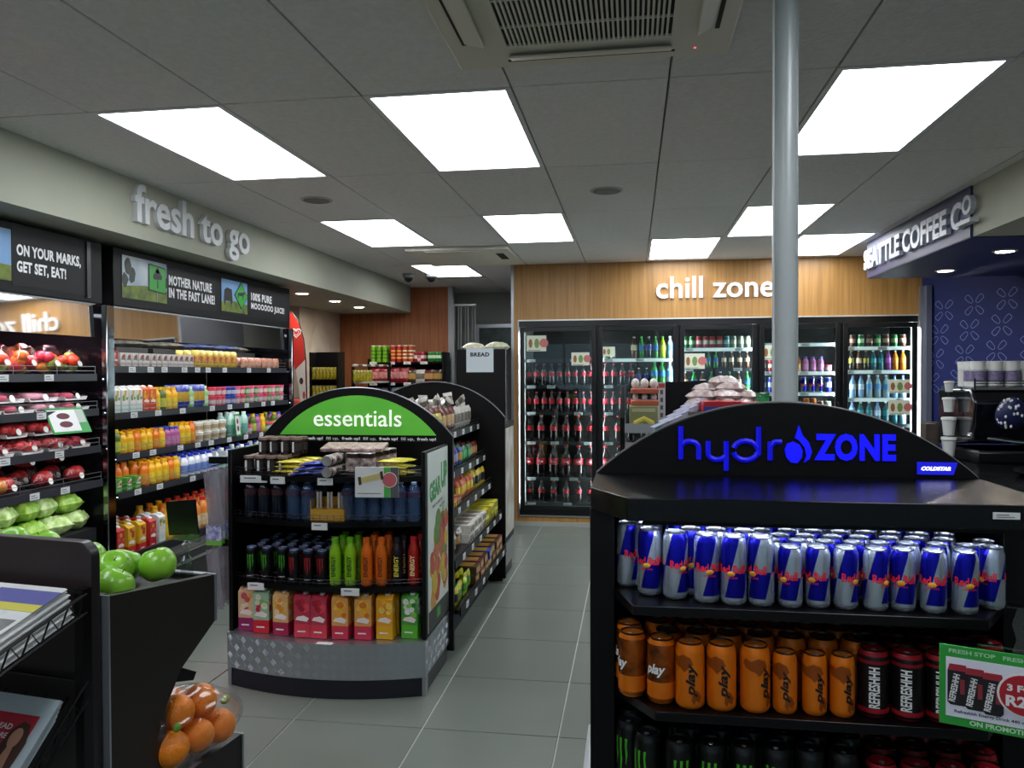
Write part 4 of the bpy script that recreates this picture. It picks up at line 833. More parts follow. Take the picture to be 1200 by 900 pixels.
# shrink-wrapped tins standing in the middle
b = MB(); b.lathe([(.035, 0), (.035, .10)], M('#2a1618', .3, noise=.3, ns=30), 16); l = MB(); l.lathe([(.035, .1), (.033, .103), (0, .1)], M('#b8b4b0', .3, .7), 16); l.lathe([(.034, -.0005), (.034, -.003), (0, -.001)], M('#b8b4b0', .3, .7), 16)
b.lathe([(.0355, .02), (.0355, .08)], M('#c8b8b4', .4, noise=.6, ns=40, c2='#3c1c20'), 16); stock('tin', 'tin', 'tin', [('body', b), ('end_cap', l)])
for k in range(3):
    for s_ in range(2): put('tin', -1.445+.001*s_, 3.64+.08*k, z+.028+.055*s_, 0, 'round tin on its side showing silver end in middle of the top shelf', 'tins lying on their side on the top shelf', rot=(PI/2, 0, 0), sc=.75)
for k, x in enumerate((-1.36, -1.285)):
    for j in range(4): put('tin', x+.01*j, 3.70+.08*j, z+.0, .3,  'dark upright tin with pale wrapper in middle of the top shelf', 'upright tins on the top shelf', sc=1.08)
lab = MB(); lab.box(-.08, .08, -.075, .075, 0, .02, M('#6a2430', .3, noise=.6, ns=50, c2='#c8b8b0'), c=.004); stock('flatpk', 'shrink_wrap_pack', 'pack', [('wrapper', lab)])
for k, x in enumerate((-1.47, -1.31)): put('flatpk', x, 3.80, z+.118, .1, 'maroon flat pack lying on the '+('left' if k == 0 else 'right')+' tins of the top shelf', rot=(.12, 0, .1))
e = empty('price_card', 'white price card with a drawn bar and red disc hanging on the top shelf', 'sign', (-1.20, 3.575, 1.045), rz=.06)
b = MB(); b.box(-.105, .105, -.003, .003, -.072, .072, M('#d8dada', .4)); b.ob('card', e)
b = MB(); b.box(.035, .065, -.0036, -.003, -.072, .072, M('#4cae50', .4)); b.box(.066, .105, -.0036, -.003, -.072, .072, M('#55595c', .4))
T = FRONT(-.03, -.0042, .018) @ R(.25, 'Z'); b.prism([(-.055, -.012), (.055, -.012), (.06, .014), (-.05, .014)], 'z', 0, .001, M('#c8b878', .4), T); b.prism([(-.062, -.018), (-.048, -.018), (-.043, .02), (-.058, .02)], 'z', .001, .0015, M('#3c3428', .4), T); b.prism([(.048, -.018), (.062, -.018), (.066, .02), (.052, .02)], 'z', .001, .0015, M('#3c3428', .4), T)
b.text('10', .0, .012, M('#3c3428', .4), T @ Tr(0, 0, .0016)) if False else None
b.box(-.095, .02, -.0036, -.003, -.055, -.052, TAGINK); b.lathe([(.034, 0), (.034, .0015), (0, .002)], M('#c06068', .4), 20, T=Tr(.062, -.0036, .012) @ R(PI/2, 'X')); b.lathe([(.037, 0), (.037, .001), (0, .001)], WH, 20, T=Tr(.062, -.0034, .012) @ R(PI/2, 'X')); b.ob('card_print', e)
# hanging packs of plastic cutlery on the left flank
BAG = M('#9c9ca6', .2, alpha=.5, coat=.6, noise=.4, ns=24)
for k in range(5):
    e = empty('hanging_pack', 'long clear pack hanging on the upper peg strip at the left of essentials unit', 'pack', (EX0-.045-.012*(k % 2), 3.66+.055*k-.04, 1.10), rz=PI/2*0, group='upper clear packs hanging left of the essentials unit')
    b = MB(); b.pillow(.085, .30, .03, BAG, Tr(0, 0, -.17) @ R(.1*(k % 3)-.1, 'Y') @ R(PI/2, 'X'), seed=k); b.ob('clear_bag', e)
    b = MB(); b.box(-.04, .04, -.006, .006, -.365, -.29, M('#c4c8e0', .4, noise=.5, ns=40, c2='#3c50a0')); b.box(-.04, .04, -.0065, .0065, -.39, -.365, M('#6cae48', .4)); b.ob('header_card', e)
for k in range(5):
    e = empty('hanging_pack', 'long clear pack hanging on the lower peg strip at the left of essentials unit', 'pack', (EX0-.045-.012*(k % 2), 3.66+.055*k-.04, .70), group='lower clear packs hanging left of the essentials unit')
    b = MB(); b.pillow(.07, .30, .026, BAG, Tr(0, 0, -.16) @ R(.08*(k % 3)-.08, 'Y') @ R(PI/2, 'X'), seed=k+9); b.ob('clear_bag', e)
b = le(); b.box(EX0-.10, EX0, 3.67, 3.675, .695, .73, BLACK); b.box(EX0-.10, EX0, 3.67, 3.675, 1.11, 1.145, BLACK)
for zz in (.70, 1.105): b.tube([(EX0-.05, 3.60, zz), (EX0-.05, 3.95, zz)], .003, CHROME)
b.ob('peg_strip', es)
b = le(); b.box(EX0-.075, EX0-.055, 3.66, 3.665, 1.15, 1.175, TAG); b.box(EX0-.04, EX0-.0, 3.66, 3.665, 1.15, 1.175, TAG); b.ob('price_ticket', es)
# ---------------------------------------------------------------- sweets gondola behind the essentials sign
GX0, GX1, GY0, GY1 = -2.05, -.95, EYB+.03, 5.75
sg2 = empty('display_shelf', 'long black sweets shelf unit running back behind the essentials sign', 'shelf unit', (-1.5, 4.9, 0))
def lg(): b = MB(); b.T = Tr(1.5, -4.9, 0); return b
b = lg(); b.box(-1.52, -1.48, GY0+.005, GY1, .12, 1.30, BLACKG); b.ob('back_panel', sg2)
b = lg(); b.box(-1.93, -1.07, GY0+.005, GY1, 0, .12, BLACK); b.ob('plinth', sg2)
SWZ = [(1.18, -1.13), (.95, -1.085), (.745, -1.04), (.52, -.965), (.262, -.935)]
for z, x in SWZ:
    for s in (0, 1):
        xa, xb = (-1.48, x) if s == 0 else (-3.0-x, -1.52)
        b = lg(); b.box(min(xa, xb), max(xa, xb), GY0+.006, GY1-.002, z-.022, z, BLACKG); xe = x if s == 0 else -3.0-x; b.box(xe-(.004 if s == 0 else -.0), xe+(.004 if s == 0 else .0)+(.0 if s == 0 else .004), GY0+.006, GY1-.002, z-.034, z+.012, BLACK); b.ob('shelf', sg2)
    for k in range(6): b = lg(); T = Tr(x+.004, GY0+.16+k*.25+(z*7 % .07), z-.012) @ R(PI/2, 'Z'); tagmb(b, 0, 0, 0, T, w=.06, h=.034); b.ob('price_ticket', sg2)
    b = lg(); T = Tr(x-.004, (GY0+GY1)/2, z) @ R(PI/2, 'Z'); fence(b, -(GY1-GY0)/2+.01, (GY1-GY0)/2-.01, 0, 0, .045 if z > .6 else .03, T=T, step=.06); b.ob('wire_fence', sg2)
def sweets(keys, z, x, y0, y1, n, rows, dx, desc, grp, dz=0, layers=1, rot=None, rz=PI/2, jit=.006):
    for l in range(layers):
        for j in range(rows):
            for i in range(n):
                y = y0+(y1-y0)*i/max(1, n-1); s_ = min(1, (y1-y0)/max(1, n-1)*.95/.12) if rz else 1
                put(keys[i % len(keys)], x-.012-dx*j+random.uniform(-jit, jit), y+random.uniform(-jit, jit), z+dz*l*s_+.001, rz+random.uniform(-.06, .06), nth(desc, i, n, j == 0 and l == 0) if layers == 1 else desc, grp, rot=rot, sc=s_)
G = 'sweets on the aisle side of the long shelf unit'
z, x = SWZ[0]; sweets(['sbp', 'sbyg'], z, x-.05, 4.30, 4.72, 5, 3, .07, 'yellow-green snack bag on the top sweets shelf near the sign', 'yellow-green bags on the top sweets shelf'); sweets(['sbr2'], z, x-.05, 4.83, 5.08, 3, 3, .07, 'dark red snack bag in middle of the top sweets shelf', 'dark red bags on the top sweets shelf'); sweets(['sbw'], z+.0, x-.05, 5.18, 5.64, 5, 3, .075, 'white snack bag at far end of the top sweets shelf', 'white bags on the top sweets shelf')
for k in range(16): put('sbw', -1.30+random.uniform(-.1, .1), 4.85+.045*k, z+.13+random.uniform(0, .03), random.uniform(0, 3), 'small white bag heaped on the back row of top sweets shelf', 'white bags heaped on top of the sweets shelf', rot=(random.uniform(-.9, .9), random.uniform(-.9, .9), k), sc=.55)
z, x = SWZ[1]; sweets(['cbr2', 'cbo'], z, x-.05, 4.30, 4.6, 3, 2, .08, 'red wrapped bar on the second sweets shelf', 'red bars on the second sweets shelf', dz=.022, layers=4, rz=0); sweets(['sbb', 'sbv'], z, x-.05, 4.72, 5.1, 5, 3, .06, 'blue wrapped snack on the second sweets shelf', 'blue snacks on the second sweets shelf'); sweets(['sbgk'], z, x-.05, 5.2, 5.38, 3, 3, .06, 'dark green snack bag on the second sweets shelf', 'green snacks on the second sweets shelf'); sweets(['sbr2'], z, x-.05, 5.48, 5.66, 3, 3, .06, 'dark maroon bag at far end of the second sweets shelf', 'maroon bags on the second sweets shelf')
z, x = SWZ[2]; sweets(['xbo', 'xbr2'], z, x-.08, 4.35, 4.75, 4, 1, .1, 'small orange sweet box on the third sweets shelf', 'orange sweet boxes on the third shelf'); sweets(['sbo'], z, x-.05, 4.85, 5.25, 5, 3, .06, 'orange snack bag on the third sweets shelf', 'orange bags on the third sweets shelf'); sweets(['sbk'], z, x-.05, 5.35, 5.66, 4, 3, .06, 'yellow snack bag at far end of the third sweets shelf', 'yellow bags on the third sweets shelf')
z, x = SWZ[3]; sweets(['sbw', 'sbn'], z, x-.06, 4.28, 4.62, 5, 2, .06, 'silver-grey snack bag at near end of the fourth sweets shelf', 'silver-grey bags on the fourth sweets shelf'); sweets(['xbw'], z, x-.08, 4.74, 5.14, 4, 2, .16, 'flat white sweet box on the fourth sweets shelf', 'white sweet boxes on the fourth shelf', dz=.056, layers=2); sweets(['xbp'], z, x-.08, 5.26, 5.64, 3, 2, .16, 'pale yellow sweet box at far end of the fourth sweets shelf', 'pale yellow sweet boxes on the fourth shelf', dz=.056, layers=2)
z, x = SWZ[4]; sweets(['sbk', 'sbyg'], z, x-.04, 4.24, 4.66, 6, 5, .055, 'small bright yellow snack bag at near end of the bottom sweets shelf', 'bright yellow bags on the bottom sweets shelf', jit=.012); sweets(['xbn', 'xbr2', 'xbn', 'xbb', 'xbn'], z, x-.08, 4.76, 5.62, 7, 2, .16, 'dark sweet box with yellow print on the bottom sweets shelf', 'dark sweet boxes on the bottom shelf', dz=.056, layers=2)
sweets(['xbn', 'xbo'], .52, -2.0, 4.4, 5.6, 7, 1, .1, 'sweet box on the hidden left side of the long shelf unit', 'boxes on the left side of the long shelf unit', rz=-PI/2); sweets(['sbp', 'sbk'], 1.18, -1.84, 4.3, 5.6, 9, 1, .1, 'yellow bag on the left side of the long shelf unit', 'bags on the left side of the long shelf unit', rz=-PI/2)
# far end unit
fe = empty('display_stand', 'far black curved end unit of the sweets shelf, seen from behind', 'display stand', (-1.48, 6.1, 0))
def lf_(): b = MB(); b.T = Tr(1.48, -6.1, 0); return b
b = lf_(); A = arch_pts(-2.03, -.94, 1.235, 1.497); b.prism(([(-2.03, .03)]+A+[(-.94, .03)])[::-1], 'y', 5.755, 5.785, BLACK); b.ob('header_panel', fe)
b = lf_(); b.tube([(x, 5.752, z) for x, z in A], .004, M('#9a9ca0', .3, .6), 6); b.ob('edge_strip', fe)
for x in (-2.0, -.97): b = lf_(); b.box(x, x+.02, 5.785, 6.25, .27, 1.18, BLACK); b.ob('side_panel', fe)
b = lf_(); b.box(-2.0, -.95, 5.786, 6.28, .095, .27, PLATE); b.ob('checker_plate', fe); b = lf_(); b.box(-1.98, -.97, 5.79, 6.26, 0, .095, M('#141522', .35)); b.ob('plinth', fe)
b = lf_(); b.box(-.9495, -.945, 5.82, 6.22, .32, 1.14, M('#8c7a6c', .4, noise=.7, ns=7, c2='#c8ccc4')); b.ob('side_poster', fe)
for z in (.52, .84, 1.06): b = lf_(); b.box(-1.98, -.97, 5.79, 6.22, z-.02, z, BLACKG); b.ob('shelf', fe)
for k in range(9): put(['jc1', 'jc4', 'jc6'][k % 3], -1.9+.1*k, 6.15, .521, PI, 'juice carton on the far side of the far end unit', 'cartons on the far end unit')
# ---------------------------------------------------------------- open chillers along the left wall
def chiller(y0, y1, label, shelves, posters):
    e = empty('open_chiller', label, 'chiller', (-3.4, (y0+y1)/2, 0))
    ym = (y0+y1)/2
    def lb(): b = MB(); b.T = Tr(3.4, -ym, 0); return b
    CB = M('#161114', .5, spec=.3); CG = M('#2c2e33', .4, .3)
    b = lb(); b.box(-3.88, -3.80, y0, y1, .12, 2.0, CB); b.ob('back_panel', e)
    b = lb(); b.box(-3.80, -3.0, y0, y1, 1.965, 2.31, M('#0b0a0c', .5, spec=.25), c=.004); b.ob('canopy', e)
    b = lb(); b.prism([(-2.995, .42), (-2.92, .40), (-2.90, .30), (-2.97, .16), (-3.2, .14), (-3.8, .14), (-3.8, .40)], 'y', y0, y1, M('#4d4e50', .35, .5)) ; b.ob('base_tank', e)
    b = lb(); b.box(-2.905, -2.893, y0, y1, .325, .345, CHROME); b.box(-2.925, -2.912, y0, y1, .385, .40, CHROME); b.ob('bumper_rail', e)
    b = lb(); b.box(-3.8, -3.22, y0, y1, 0, .14, BLACK); b.ob('plinth', e)
    b = lb(); b.box(-3.80, -3.02, y0, y1, .43, .445, CG); b.box(-3.025, -3.0, y0, y1, .42, .475, M('#232427', .4)); b.ob('deck', e)
    b = lb(); b.T = b.T @ Tr(-3.04, 0, 1.868) @ R(-.035, 'Y'); b.box(-.006, 0, y0+.02, y1-.02, -.093, .093, M('#f2f2f2', .03, 1)); b.ob('mirror_canopy_glass', e)
    b = lb(); b.box(-3.036, -3.030, y0+.02, y1-.02, 1.961, 1.965, M('#dfe4e8', .3, emit=.2)); b.ob('edge_light', e)
    b = lb(); b.box(-3.14, -3.10, y0+.03, y1-.03, 1.90, 1.915, LED); b.ob('light_strip', e)
    for k, (z, xf) in enumerate(shelves):
        b = lb(); b.box(-3.80, xf, y0+.02, y1-.02, z-.018, z, CG); b.ob('shelf', e)
        b = lb(); b.box(xf, xf+.006, y0+.02, y1-.02, z-.032, z+.008, M('#34363c', .35)); b.ob('ticket_rail', e)
        b = lb(); b.box(xf-.03, xf-.005, y0+.05, y1-.05, z-.026, z-.019, M('#f4f8ff', .5, emit=(10 if k == 0 else 7))); b.ob('light_strip', e)
        b = lb(); T = Tr(xf-.004, ym, z) @ R(PI/2, 'Z'); fence(b, -(y1-y0)/2+.02, (y1-y0)/2-.02, 0, 0, .05, M('#9a9da2', .3, .7), T=T, step=.30); b.ob('wire_fence', e)
        rdx = random.Random(k*7+int(y0)); y = y0+.2
        while y < y1-.1: b = lb(); tagmb(b, 0, 0, 0, Tr(xf+.0065, y, z-.012) @ R(PI/2, 'Z'), w=.065, h=.034); b.ob('price_ticket', e); y += rdx.uniform(.12, .4)
    posters(e, lb); return e
CHM = M('#8d9196', .12, 1)
def endpanel(y, label, w_=.07):
    e = empty('chiller_end_panel', label, 'panel', (-3.4, y, 0))
    b = MB(); b.T = Tr(3.4, -y, 0); b.box(-3.80, -3.02, y-.02, y+.02, .14, 1.962, M('#1a1a1e', .1, .6)); b.ob('core', e)
    b = MB(); b.T = Tr(3.4, -y, 0); b.box(-3.02, -2.985, y-w_/2, y+w_/2, .42, 1.962, CHM, c=.004); b.ob('chrome_edge', e)
TXT = M('#ececee', .45)
FL = lambda y, z: Tr(-2.996, y, z) @ R(PI/2, 'Z') @ R(PI/2, 'X')
def scene_print(lb, e, y0, y1, z0, z1, kind):
    X = -2.9985
    b = lb(); b.box(X, X+.0004, y0, y1, z0, z1, M('#8fa4b4', .4, noise=.5, ns=6, c2='#c8d0d4') if kind != 'far' else M('#7ba8d8', .4, noise=.25, ns=4))
    b.prism([(y0, z0), (y1, z0), (y1, z0+(z1-z0)*.30), ((y0+y1)/2, z0+(z1-z0)*.36), (y0, z0+(z1-z0)*.28)], 'x', X+.0004, X+.0007, M('#7c8c2c', .5, noise=.5, ns=14, c2='#3c5418')); b.ob('landscape_print', e)
def trees(lb, e, y0, y1, z0, z1):
    b = lb(); rd = random.Random(3)
    for k in range(7):
        yc = y0+(y1-y0)*rd.choice([.05, .12, .2, .8, .9, .97]); zc = z0+(z1-z0)*rd.uniform(.4, .9); r_ = .035
        b.prism([(min(y1, max(y0, yc+r_*math.cos(t*PI/5)*rd.uniform(.7, 1.1))), min(z1, zc+r_*1.3*math.sin(t*PI/5)*rd.uniform(.7, 1.1))) for t in range(10)], 'x', -2.9978, -2.9976-.0001*0+.00002*k, M('#3c4438', .5, noise=.5, ns=30))
    b.ob('tree_print', e)
def posters_left(e, lb):
    scene_print(lb, e, 2.6, 3.425, 2.02, 2.27, 'far')
    b = lb(); b.box(-2.999, -2.998, 3.43, 4.0, 2.0, 2.29, M('#121316', .5, spec=.3)); b.ob('poster', e)
    b = lb(); b.text('ON YOUR MARKS,', .455, .066, TXT, FL(3.685, 2.175), bold=.04, space=1.06); b.text('GET SET, EAT!', .34, .066, TXT, FL(3.628, 2.093), bold=.04, space=1.06); b.ob('poster_lettering', e)
    b = lb(); b.box(-2.998, -2.99, 3.955, 3.985, 1.99, 2.30, M('#3b3c40', .3, .4)); b.ob('frame_strip', e)
def posters_right(e, lb):
    for y0, y1 in ((4.26, 5.33), (5.40, 6.53)): b = lb(); b.box(-2.9995, -2.9988, y0, y1, 2.015, 2.285, M('#0d0d10', .5, spec=.3)); b.ob('poster', e)
    scene_print(lb, e, 4.27, 4.72, 2.02, 2.275, 'near'); trees(lb, e, 4.27, 4.72, 2.02, 2.275)
    scene_print(lb, e, 5.41, 5.80, 2.03, 2.27, 'far')
    b = lb(); G_ = M('#23a030', .4); K_ = M('#12161a', .45)
    b.prism([(4.53+x, 2.165+z) for x, z in ((-.008, -.078), (.17, -.088), (.178, -.078), (.178, .072), (.17, .082), (.0, .092), (-.008, .085))], 'x', -2.997, -2.995, K_); b.prism([(4.53+x, 2.165+z) for x, z in ((0, -.07), (.165, -.08), (.17, -.072), (.17, .068), (.162, .074), (.004, .084), (0, .078))], 'x', -2.995, -2.994, G_)
    b.box(-2.997, -2.995, 4.605, 4.615, 2.02, 2.085, M('#8c9094', .4))
    for dy, dz, r_ in ((0, .02, .032), (-.028, .005, .02), (.028, .008, .02), (.0, .045, .018)): b.prism([(4.615+dy+r_*math.cos(t*PI/5), 2.175+dz+r_*math.sin(t*PI/5)) for t in range(10)], 'x', -2.994, -2.9935+.0001*dy, K_)
    b.prism([(4.609, 2.11), (4.621, 2.11), (4.618, 2.17), (4.612, 2.17)], 'x', -2.994, -2.9934, K_); b.ob('tree_road_sign_print', e)
    b = lb(); c = (5.70, 2.165); b.prism([(c[0]-.105, c[1]), (c[0], c[1]-.105), (c[0]+.105, c[1]), (c[0], c[1]+.105)], 'x', -2.9975, -2.995, K_); b.prism([(c[0]-.095, c[1]), (c[0], c[1]-.095), (c[0]+.095, c[1]), (c[0], c[1]+.095)], 'x', -2.995, -2.994, G_)
    b.prism([(c[0]+x, c[1]+z) for x, z in ((-.05, .02), (-.055, -.02), (-.045, -.02), (-.042, .0), (.02, -.002), (.022, -.03), (.03, -.03), (.034, .012), (.055, .016), (.055, .03), (.036, .036), (.028, .028))], 'x', -2.994, -2.9935, K_); b.box(-2.9975, -2.995, c[0]-.005, c[0]+.005, 2.03, 2.062, M('#8c9094', .4)); b.ob('cow_road_sign_print', e)
    b = lb(); b.prism([(5.44, 2.11), (5.45, 2.19), (5.49, 2.21), (5.56, 2.20), (5.57, 2.11), (5.55, 2.075), (5.54, 2.11), (5.47, 2.11), (5.455, 2.07)], 'x', -2.9978, -2.997, M('#14140f', .5)); b.ob('cattle_print', e)
    b = lb(); b.text('MOTHER NATURE', .53, .066, TXT, FL(5.005, 2.178), bold=.045, space=1.1); b.text('IN THE FAST LANE!', .57, .066, TXT, FL(5.025, 2.096), bold=.045, space=1.1); b.ob('poster_lettering', e)
    b = lb(); b.text('100% PURE', .36, .064, TXT, FL(6.04, 2.178), bold=.04, space=1.1); b.text('MOOOOOO JUICE!', .60, .064, TXT, FL(6.16, 2.098), bold=.04, space=1.1); b.ob('poster_lettering', e)
SL = [(1.557, -3.03), (1.360, -3.02), (1.151, -3.01), (.956, -3.0)]
SR = [(1.603, -3.03), (1.325, -3.02), (1.079, -3.01), (.855, -3.0)]
chiller(1.65, 4.092, 'near open-fronted chiller with fruit packs under the on your marks poster', SL, posters_left)
chiller(4.19, 6.58, 'far open-fronted chiller with juices under the mother nature poster', SR, posters_right)
endpanel(4.14, 'chrome-edged end panel standing between the two open chillers'); endpanel(6.605, 'thin chrome-edged end panel at the far end of the open chillers', w_=.03)
b = MB(); b.box(-3.05, -3.0, 4.032, 4.05, 1.96, 2.32, BLACK)
# pinkish tube light in the meat chiller
ll = bpy.data.lights.new('tube_light', 'AREA'); ll.shape = 'RECTANGLE'; ll.size = 2.1; ll.size_y = .05; ll.energy = 26; ll.color = (1, .5, .62)
lo = bpy.data.objects.new('tube_light', ll); COL.objects.link(lo); lo.location = (-3.16, 2.9, 1.86); lo.rotation_euler = (0, -.5, PI/2)
lo.rotation_euler = (math.radians(25), 0, PI/2)
def crow(keys, y0, y1, shelf, xf, n, desc, grp, rows=2, dx=.09, off=.06, rz=PI/2, turn=.1, jit=.003, dz=0, sc=1): row(keys, (xf-off, y0), (xf-off, y1), shelf+dz+.001, n, desc, grp, back=(-dx, 0), rows=rows, rz=rz, turn=turn, jit=jit, sc=sc)
z, x = SL[0]; crow(['fruit1', 'fruit2', 'fruit3'], 2.62, 4.0, z, x, 9, 'film-wrapped mixed fruit pack on top shelf of the near chiller', 'fruit packs on the top shelf of the near chiller', off=.115, dx=.16)
z, x = SL[1]; crow(['meat1', 'meat2'], 2.72, 3.97, z, x, 7, 'pink film-wrapped meat tray on second shelf of the near chiller', 'meat trays on the second shelf', off=.125, dx=.18); crow(['meat2', 'meat1'], 2.8, 3.97, z, x, 6, 'pink meat tray in the upper layer on second shelf of near chiller', 'meat trays in the upper layer of the second shelf', off=.14, dx=.17, dz=.058)
z, x = SL[2]; crow(['red1', 'red2', 'red1'], 2.7, 3.99, z, x, 8, 'red film-wrapped punnet on third shelf of the near chiller', 'red punnets on the third shelf', off=.11, dx=.15, rows=3); crow(['red1'], 2.8, 3.97, z, x, 7, 'red punnet in the upper layer on third shelf of near chiller', 'red punnets in the upper layer', off=.17, dx=.15, dz=.085)
z, x = SL[3]; crow(['pep1', 'pep2', 'pep2'], 2.75, 3.96, z, x, 6, 'film-wrapped pepper pack on fourth shelf of the near chiller', 'pepper packs on the fourth shelf', off=.11, dx=.15, rows=3); crow(['pep2'], 2.8, 3.95, z, x, 6, 'pepper pack in the upper layer on fourth shelf', 'pepper packs, upper layer', off=.22, dx=.15, dz=.10, rows=1)
crow(['lettuce', 'greenbag', 'lettuce'], 3.0, 4.0, .69, -3.0, 7, 'green salad pack on the lowest deck of the near chiller', 'green salad packs on the lowest deck', off=.12, dx=.16, rows=3, turn=.5, jit=.012); crow(['greenbag', 'lettuce'], 3.05, 3.97, .79, -3.0, 7, 'green salad pack in the upper layer of the lowest deck', 'green salad packs, upper layer', off=.16, dx=.15, rows=2, turn=.5, jit=.015)
bx = MB(); bx.box(-3.75, -3.03, 2.2, 4.06, .4462, .688, M('#1c1d20', .5)); o = bx.ob('riser', label='dark riser under the salad packs on the lowest chiller deck', cat='riser')
z, x = SR[0]
crow(['minir'], 4.285, 4.285, z, x, 1, 'small red carton at near end of the far chiller top shelf', 'small red cartons', off=.05, dx=.05, rows=2)
crow(['mini'], 4.35, 5.10, z, x, 13, 'small white carton on top shelf of the far chiller', 'small white cartons on the top shelf', off=.05, dx=.05, rows=3)
crow(['cheese'], 5.20, 5.74, z, x, 7, 'yellow cheese pack on top shelf of the far chiller', 'yellow cheese packs on the top shelf', off=.06, dx=.06, rows=3)
crow(['sausage'], 5.92, 6.48, z, x, 6, 'orange sausage pack at far end of the far chiller top shelf', 'orange sausage packs', off=.06, dx=.06, rows=2)
for k, (y, xx, s_) in enumerate(((4.5, -3.42, 'sack'), (4.9, -3.45, 'sack'), (5.3, -3.42, 'sack'), (5.65, -3.4, 'sackb'), (6.0, -3.38, 'sackb'), (6.3, -3.42, 'sack'))): put(s_, xx, y, z+.141, .3*k, ('blue and grey ' if s_ == 'sackb' else 'olive grey ')+'flat pack on the dark crates at the top of far chiller', 'flat packs on the dark crates')
for y in (4.4, 4.8, 5.2, 5.6, 6.0, 6.35): b = MB(); b.box(-3.62, -3.30, y-.17, y+.17, z+.0005, z+.139, M('#2c2a28', .6), c=.004); b.ob('dark_crate', label='dark crate holding flat packs at the top of far chiller', cat='crate', group='dark crates at the back of the top shelf')
z, x = SR[1]
crow(['milk'], 4.29, 4.50, z, x, 4, 'white milk carton with white cap on second shelf of far chiller', 'milk cartons', dx=.08); crow(['orj'], 4.57, 4.64, z, x, 2, 'orange juice carton beside the milk cartons', 'orange juice cartons beside the milk', dx=.08)
crow(['sy', 'sgr', 'sy'], 4.71, 4.90, z, x, 4, 'small yellow or olive bottle on second shelf of far chiller', 'yellow bottles on the second shelf', dx=.07); crow(['sbb', 'sbb', 'sg'], 4.98, 5.30, z, x, 6, 'small blue and white bottle on second shelf of far chiller', 'blue and white bottles on the second shelf', dx=.07)
for dz, w in ((0, ''), (.069, ' in the upper layer')):
    crow(['tr'], 5.37, 5.51, z, x, 3, 'red-lidded tub'+w+' on second shelf', 'red-lidded tubs'+w, dx=.08, off=.045, dz=dz); crow(['tb'], 5.585, 5.655, z, x, 2, 'blue-lidded tub'+w+' on second shelf', 'blue-lidded tubs'+w, dx=.08, off=.045, dz=dz)
    crow(['tp', 'tr', 'tg', 'tp', 'tg'], 5.73, 6.50, z, x, 11, 'pink or green tub'+w+' at far end of second shelf', 'pink-lidded tubs'+w, dx=.08, off=.045, dz=dz)
z, x = SR[2]
crow(['sgr'], 4.285, 4.285, z, x, 1, 'small green bottle at near end of the third shelf', 'green bottles on the third shelf', dx=.07); crow(['sy', 'sy', 'so'], 4.36, 4.75, z, x, 7, 'small orange-yellow bottle on third shelf of far chiller', 'orange-yellow bottles on the third shelf', dx=.066, rows=3, sc=.86); crow(['sp'], 4.81, 4.92, z, x, 3, 'small purple bottle on third shelf of far chiller', 'purple bottles', dx=.07, sc=.86); crow(['sy', 'sy', 'so'], 4.98, 5.11, z, x, 3, 'yellow bottle right of the purple ones on third shelf', 'yellow bottles right of the purple ones', dx=.07)
crow(['tw'], 5.20, 5.52, z, x, 4, 'cream tub on third shelf of far chiller', 'cream tubs', dx=.09); crow(['tw'], 5.20, 5.52, z, x, 4, 'cream tub in the upper layer of third shelf', 'cream tubs, upper layer', dx=.09, dz=.069); crow(['smL'], 5.64, 5.84, z, x, 3, 'mint green bottle on third shelf of far chiller', 'mint green bottles', dx=.09, off=.05, sc=.8); crow(['tp', 'sgr', 'sp', 'sy', 'tg'], 5.93, 6.48, z, x, 8, 'small mixed pack at far end of the third shelf', 'mixed small packs', dx=.08)
z, x = SR[3]
crow(['minig'], 4.28, 4.46, z, x, 3, 'low green pack at near end of the fourth shelf', 'green packs on the fourth shelf', dx=.045, rows=2); crow(['so'], 4.28, 4.48, z, x, 4, 'orange bottle behind the low green packs on fourth shelf', 'orange bottles on the fourth shelf', off=.15, dx=.07); crow(['so', 'sy', 'sy', 'sy'], 4.55, 4.90, z, x, 6, 'yellow bottle on fourth shelf of far chiller', 'yellow bottles on the fourth shelf', dx=.07, rows=3); crow(['sb'], 4.99, 5.40, z, x, 6, 'white bottle with dark blue cap on fourth shelf', 'white bottles with dark blue caps', dx=.075, rows=3); crow(['sm', 'sb', 'tw'], 5.5, 6.4, z, x, 10, 'pale bottle or tub at far end of the fourth shelf', 'pale bottles on the fourth shelf', dx=.08)
crow(['bjr', 'bjy', 'bjy', 'bjr'], 4.30, 4.62, .446, -3.02, 4, 'red and yellow juice carton on the lowest deck of far chiller', 'juice cartons on the lowest deck', dx=.08, rows=4); crow(['milkL'], 4.72, 4.72, .446, -3.02, 1, 'tall white carton on the lowest deck of far chiller', 'white cartons on the lowest deck', dx=.08)
crow(['syL', 'soL'], 4.83, 5.04, .446, -3.02, 3, 'large yellow or orange bottle on the lowest deck', 'large yellow bottles on the lowest deck', dx=.1, off=.06, rows=3); crow(['soLp'], 5.15, 6.3, .446, -3.02, 11, 'large pale orange juice bottle on the lowest deck', 'large orange bottles on the lowest deck', dx=.1, off=.06, rows=3)
